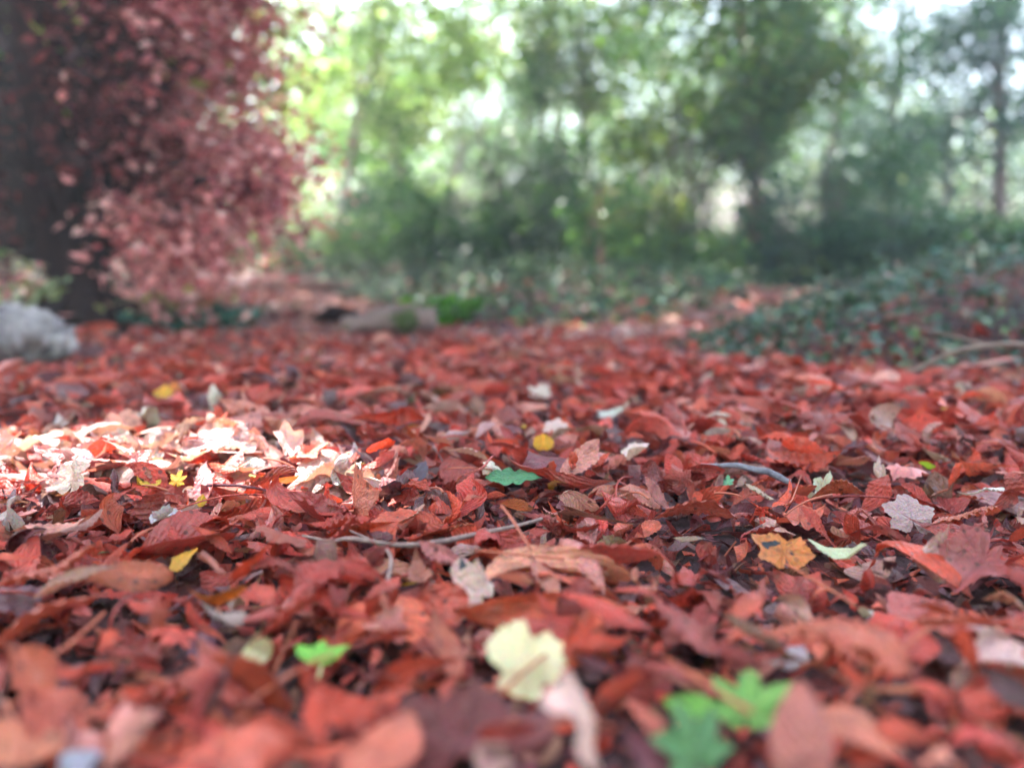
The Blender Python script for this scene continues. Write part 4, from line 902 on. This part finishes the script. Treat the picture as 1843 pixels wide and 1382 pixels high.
keep = ~hit; Vk = V[keep].reshape(-1, 3)
cc = np.repeat(np.array(G_MID)[rng.randint(4, size=keep.sum())], 4, axis=0)
ZL = []
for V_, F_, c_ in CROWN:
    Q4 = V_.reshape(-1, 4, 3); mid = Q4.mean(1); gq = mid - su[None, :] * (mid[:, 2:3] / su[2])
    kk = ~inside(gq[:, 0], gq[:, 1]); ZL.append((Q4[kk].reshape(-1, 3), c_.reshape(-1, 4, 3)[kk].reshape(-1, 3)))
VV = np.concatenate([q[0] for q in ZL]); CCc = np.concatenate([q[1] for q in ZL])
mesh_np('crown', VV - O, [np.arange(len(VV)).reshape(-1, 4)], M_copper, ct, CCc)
mesh_np('shade_canopy', Vk - O, [np.arange(len(Vk)).reshape(-1, 4)], M_fol, ct, cc)
tag(ct, 'dark-trunked tree with drooping reddish copper foliage at the left', 'tree')

# ------------------------------------------------------------------ ivy and undergrowth
def ivy_template(rng):
    P, F, U = polar(1.0, 'ivy', 1, 14, rng, jag=.04); P[:, 2] += .15 * np.abs(P[:, 1]) * rng.choice([-1, 1]); return P, F
IV = [ivy_template(rs) for _ in range(12)]
def ivy_patch(name, pts, size, cols, label, hfun, kind='stuff', tilt=.5, mat=None):
    ac = Acc(); rng = np.random.RandomState(len(pts))
    for (x, y) in pts:
        P, F = IV[rng.randint(12)]; s = size * rng.uniform(.55, 1.3)
        R = rotm(rng.uniform(0, 6.28), rng.normal(0, tilt), rng.normal(-.2, tilt))
        Q = P @ R.T * s + np.array([x, y, float(H(x, y)) + hfun(x, y, rng)])
        c = np.array(cols[rng.randint(len(cols))]) * (1 + .2 * rng.randn())
        ac.add(Q, F, np.clip(c, .005, .8))
    return tag(ac.build(name, mat or M_ivy, smooth=False), label, 'ivy', kind=kind)
def sample(n, x0, x1, y0, y1, f, rng):
    out = []
    while len(out) < n:
        x, y = rng.uniform(x0, x1), rng.uniform(y0, y1)
        if f(x, y): out.append((x, y))
    return out
rng = np.random.RandomState(9)
IVB = [(.03, .07, .03), (.05, .09, .03), (.16, .07, .045), (.025, .05, .03), (.09, .14, .05)]
IVC = [(.02, .075, .055), (.03, .10, .07), (.015, .05, .03), (.035, .10, .05), (.05, .15, .11), (.02, .06, .045)]
pts = sample(19000, .4, 4.2, 1.75, 5.2, lambda x, y: bank_s(x, y) > -.02 + .12 * rng.rand() * (rng.rand() < .8), rng)
ivy_patch('ivy_ground_cover', pts, .032, IVC + IVB, 'dark teal ivy blanketing the rising bank on the right', lambda x, y, r: .02 + .06 * r.rand() * min(1, .3 + float(bank_s(x, y)) * 3) + .16 * r.rand() ** 5 * (bank_s(x, y) > .15) * (.3 + .7 * math.sin(x * 4 + y * 6) ** 2))
pts = sample(12000, -2.4, 2.6, 2.9, 6.5, lambda x, y: mound_s(x, y) > .0 + .12 * rng.rand(), rng)
ivy_patch('ivy_ground_cover', pts, .036, IVC + IVB + [(.07, .2, .04), (.09, .24, .04), (.05, .12, .03)], 'ivy and low green plants covering the central mound behind the log', lambda x, y, r: .02 + .13 * r.rand() ** 2 * (.4 + .6 * math.sin(x * 5 + y * 3) ** 2))
a, b = at(235, 612), at(445, 600)
pts = sample(330, -1.6, -.95, 2.65, 3.6, lambda x, y: (((x + 1.26) / .30) ** 2 + ((y - 3.05) / .28) ** 2) < 1, rng)
ivy_patch('ivy_ground_cover', pts, .055, [(.04, .15, .12), (.06, .2, .15), (.035, .11, .08)], 'small teal ivy patch at the foot of the copper tree', lambda x, y, r: .02 + .05 * r.rand())
pts = sample(2600, -7, -1.4, 3.6, 10, lambda x, y: path_s(x, y) > .3, rng)
ivy_patch('ivy_ground_cover', pts, .08, IVC + [(.10, .16, .08)], 'ivy undergrowth in the shade left of the path', lambda x, y, r: .02 + .15 * r.rand() ** 2)
# undergrowth behind everything
rng = np.random.RandomState(10)
cen = [[x_, y_, float(H(x_, y_)) + rng.uniform(.05, .35)] for x_, y_ in [(rng.uniform(-9, 9), rng.uniform(7.5, 16)) for _ in range(420)] if not (-5.5 < x_ < -1.2 and y_ < 9.5)]
V, F, cc = leafcloud(cen, np.full(len(cen), .42), 15000, .07, G_MID + G_DARK + [(.2, .12, .08)], rng)
tag(mesh_np('undergrowth', V, [F], M_fol, None, cc), 'low tangled green undergrowth between the far tree trunks', 'undergrowth', kind='stuff')
# plants at the left edge and the bramble shoot in front of the dark trunk
def low_plant(px, py, n, size, cols, label, h=.12, r=.12, seed=1):
    p = at(px, py); rng = np.random.RandomState(seed); root = empty('low_plant', p); O_ = np.array(p); st = Acc(); cen = []
    for k_ in range(9):
        e_ = O_ + np.array([rng.normal(0, r), rng.normal(0, r), rng.uniform(.5, 1) * h]); V, F = tube(limb_path(O_, e_, rng, .1, 8), np.linspace(.003, .001, 8), 5, rng=rng); st.add(V, F); cen += [e_, (e_ + O_) / 2]
    st.build('stem', M_green_stalk, root, origin=O_)
    V, F, cc = leafcloud(cen, np.full(len(cen), r * .4), n, size, cols, rng, aspect=.7); mesh_np('foliage', V - O_, [F], M_fol, root, cc)
    return tag(root, label, 'plant')
low_plant(50, 600, 130, .05, [(.35, .45, .3), (.15, .3, .15), (.6, .6, .5)], 'pale-leaved low plant behind the bleached log', .32, .16, 2)
low_plant(300, 590, 90, .05, [(.5, .25, .2), (.35, .12, .1), (.45, .45, .2)], 'low reddish shoots right of the dark trunk', .18, .12, 3)
low_plant(810, 592, 260, .045, [(.07, .2, .035), (.10, .26, .04)], 'bright green low plant at the right end of the mossy log', .10, .09, 4)
pa, pb, pc = at(85, 600), atd(130, 535, 2.9), atd(205, 482, 3.0)
twig('bramble_shoot', [np.array(atd(85, 560, 2.8)) - [0, 0, .12], np.array(atd(95, 548, 2.85)), np.array(pb), np.array(pc)], [.003, .003, .0022, .0012], M_green_stalk, 'thin green bramble shoot slanting across the dark trunk', 'shoot')
pa = at(300, 592)
twig('root', [np.array(pa) + [0, 0, -.01], np.array(atd(262, 545, pa.y)), np.array(atd(272, 570, pa.y - .05)), np.array(atd(335, 560, pa.y)), np.array(atd(350, 535, pa.y + .05))], [.02, .022, .02, .016, .008], M_red_bark, 'crooked reddish root looping out right of the dark trunk', 'root', 26)

# ------------------------------------------------------------------ haze
hz_m, nt = new_mat('haze'); vol = N(nt, 'ShaderNodeVolumePrincipled'); vol.inputs['Color'].default_value = (.90, .95, .97, 1); vol.inputs['Density'].default_value = .012; vol.inputs['Anisotropy'].default_value = .3
out = N(nt, 'ShaderNodeOutputMaterial'); L(nt, vol.outputs[0], out.inputs['Volume'])
lo_, hi_ = np.array([-48., -20, -2.5]), np.array([48., 46, 19.])
B = np.array([[x, y, z] for x in (lo_[0], hi_[0]) for y in (lo_[1], hi_[1]) for z in (lo_[2], hi_[2])])
tag(mesh_np('haze', B, [np.array([[0, 1, 3, 2], [4, 6, 7, 5], [0, 4, 5, 1], [2, 3, 7, 6], [0, 2, 6, 4], [1, 5, 7, 3]])], hz_m, smooth=False), kind='stuff')
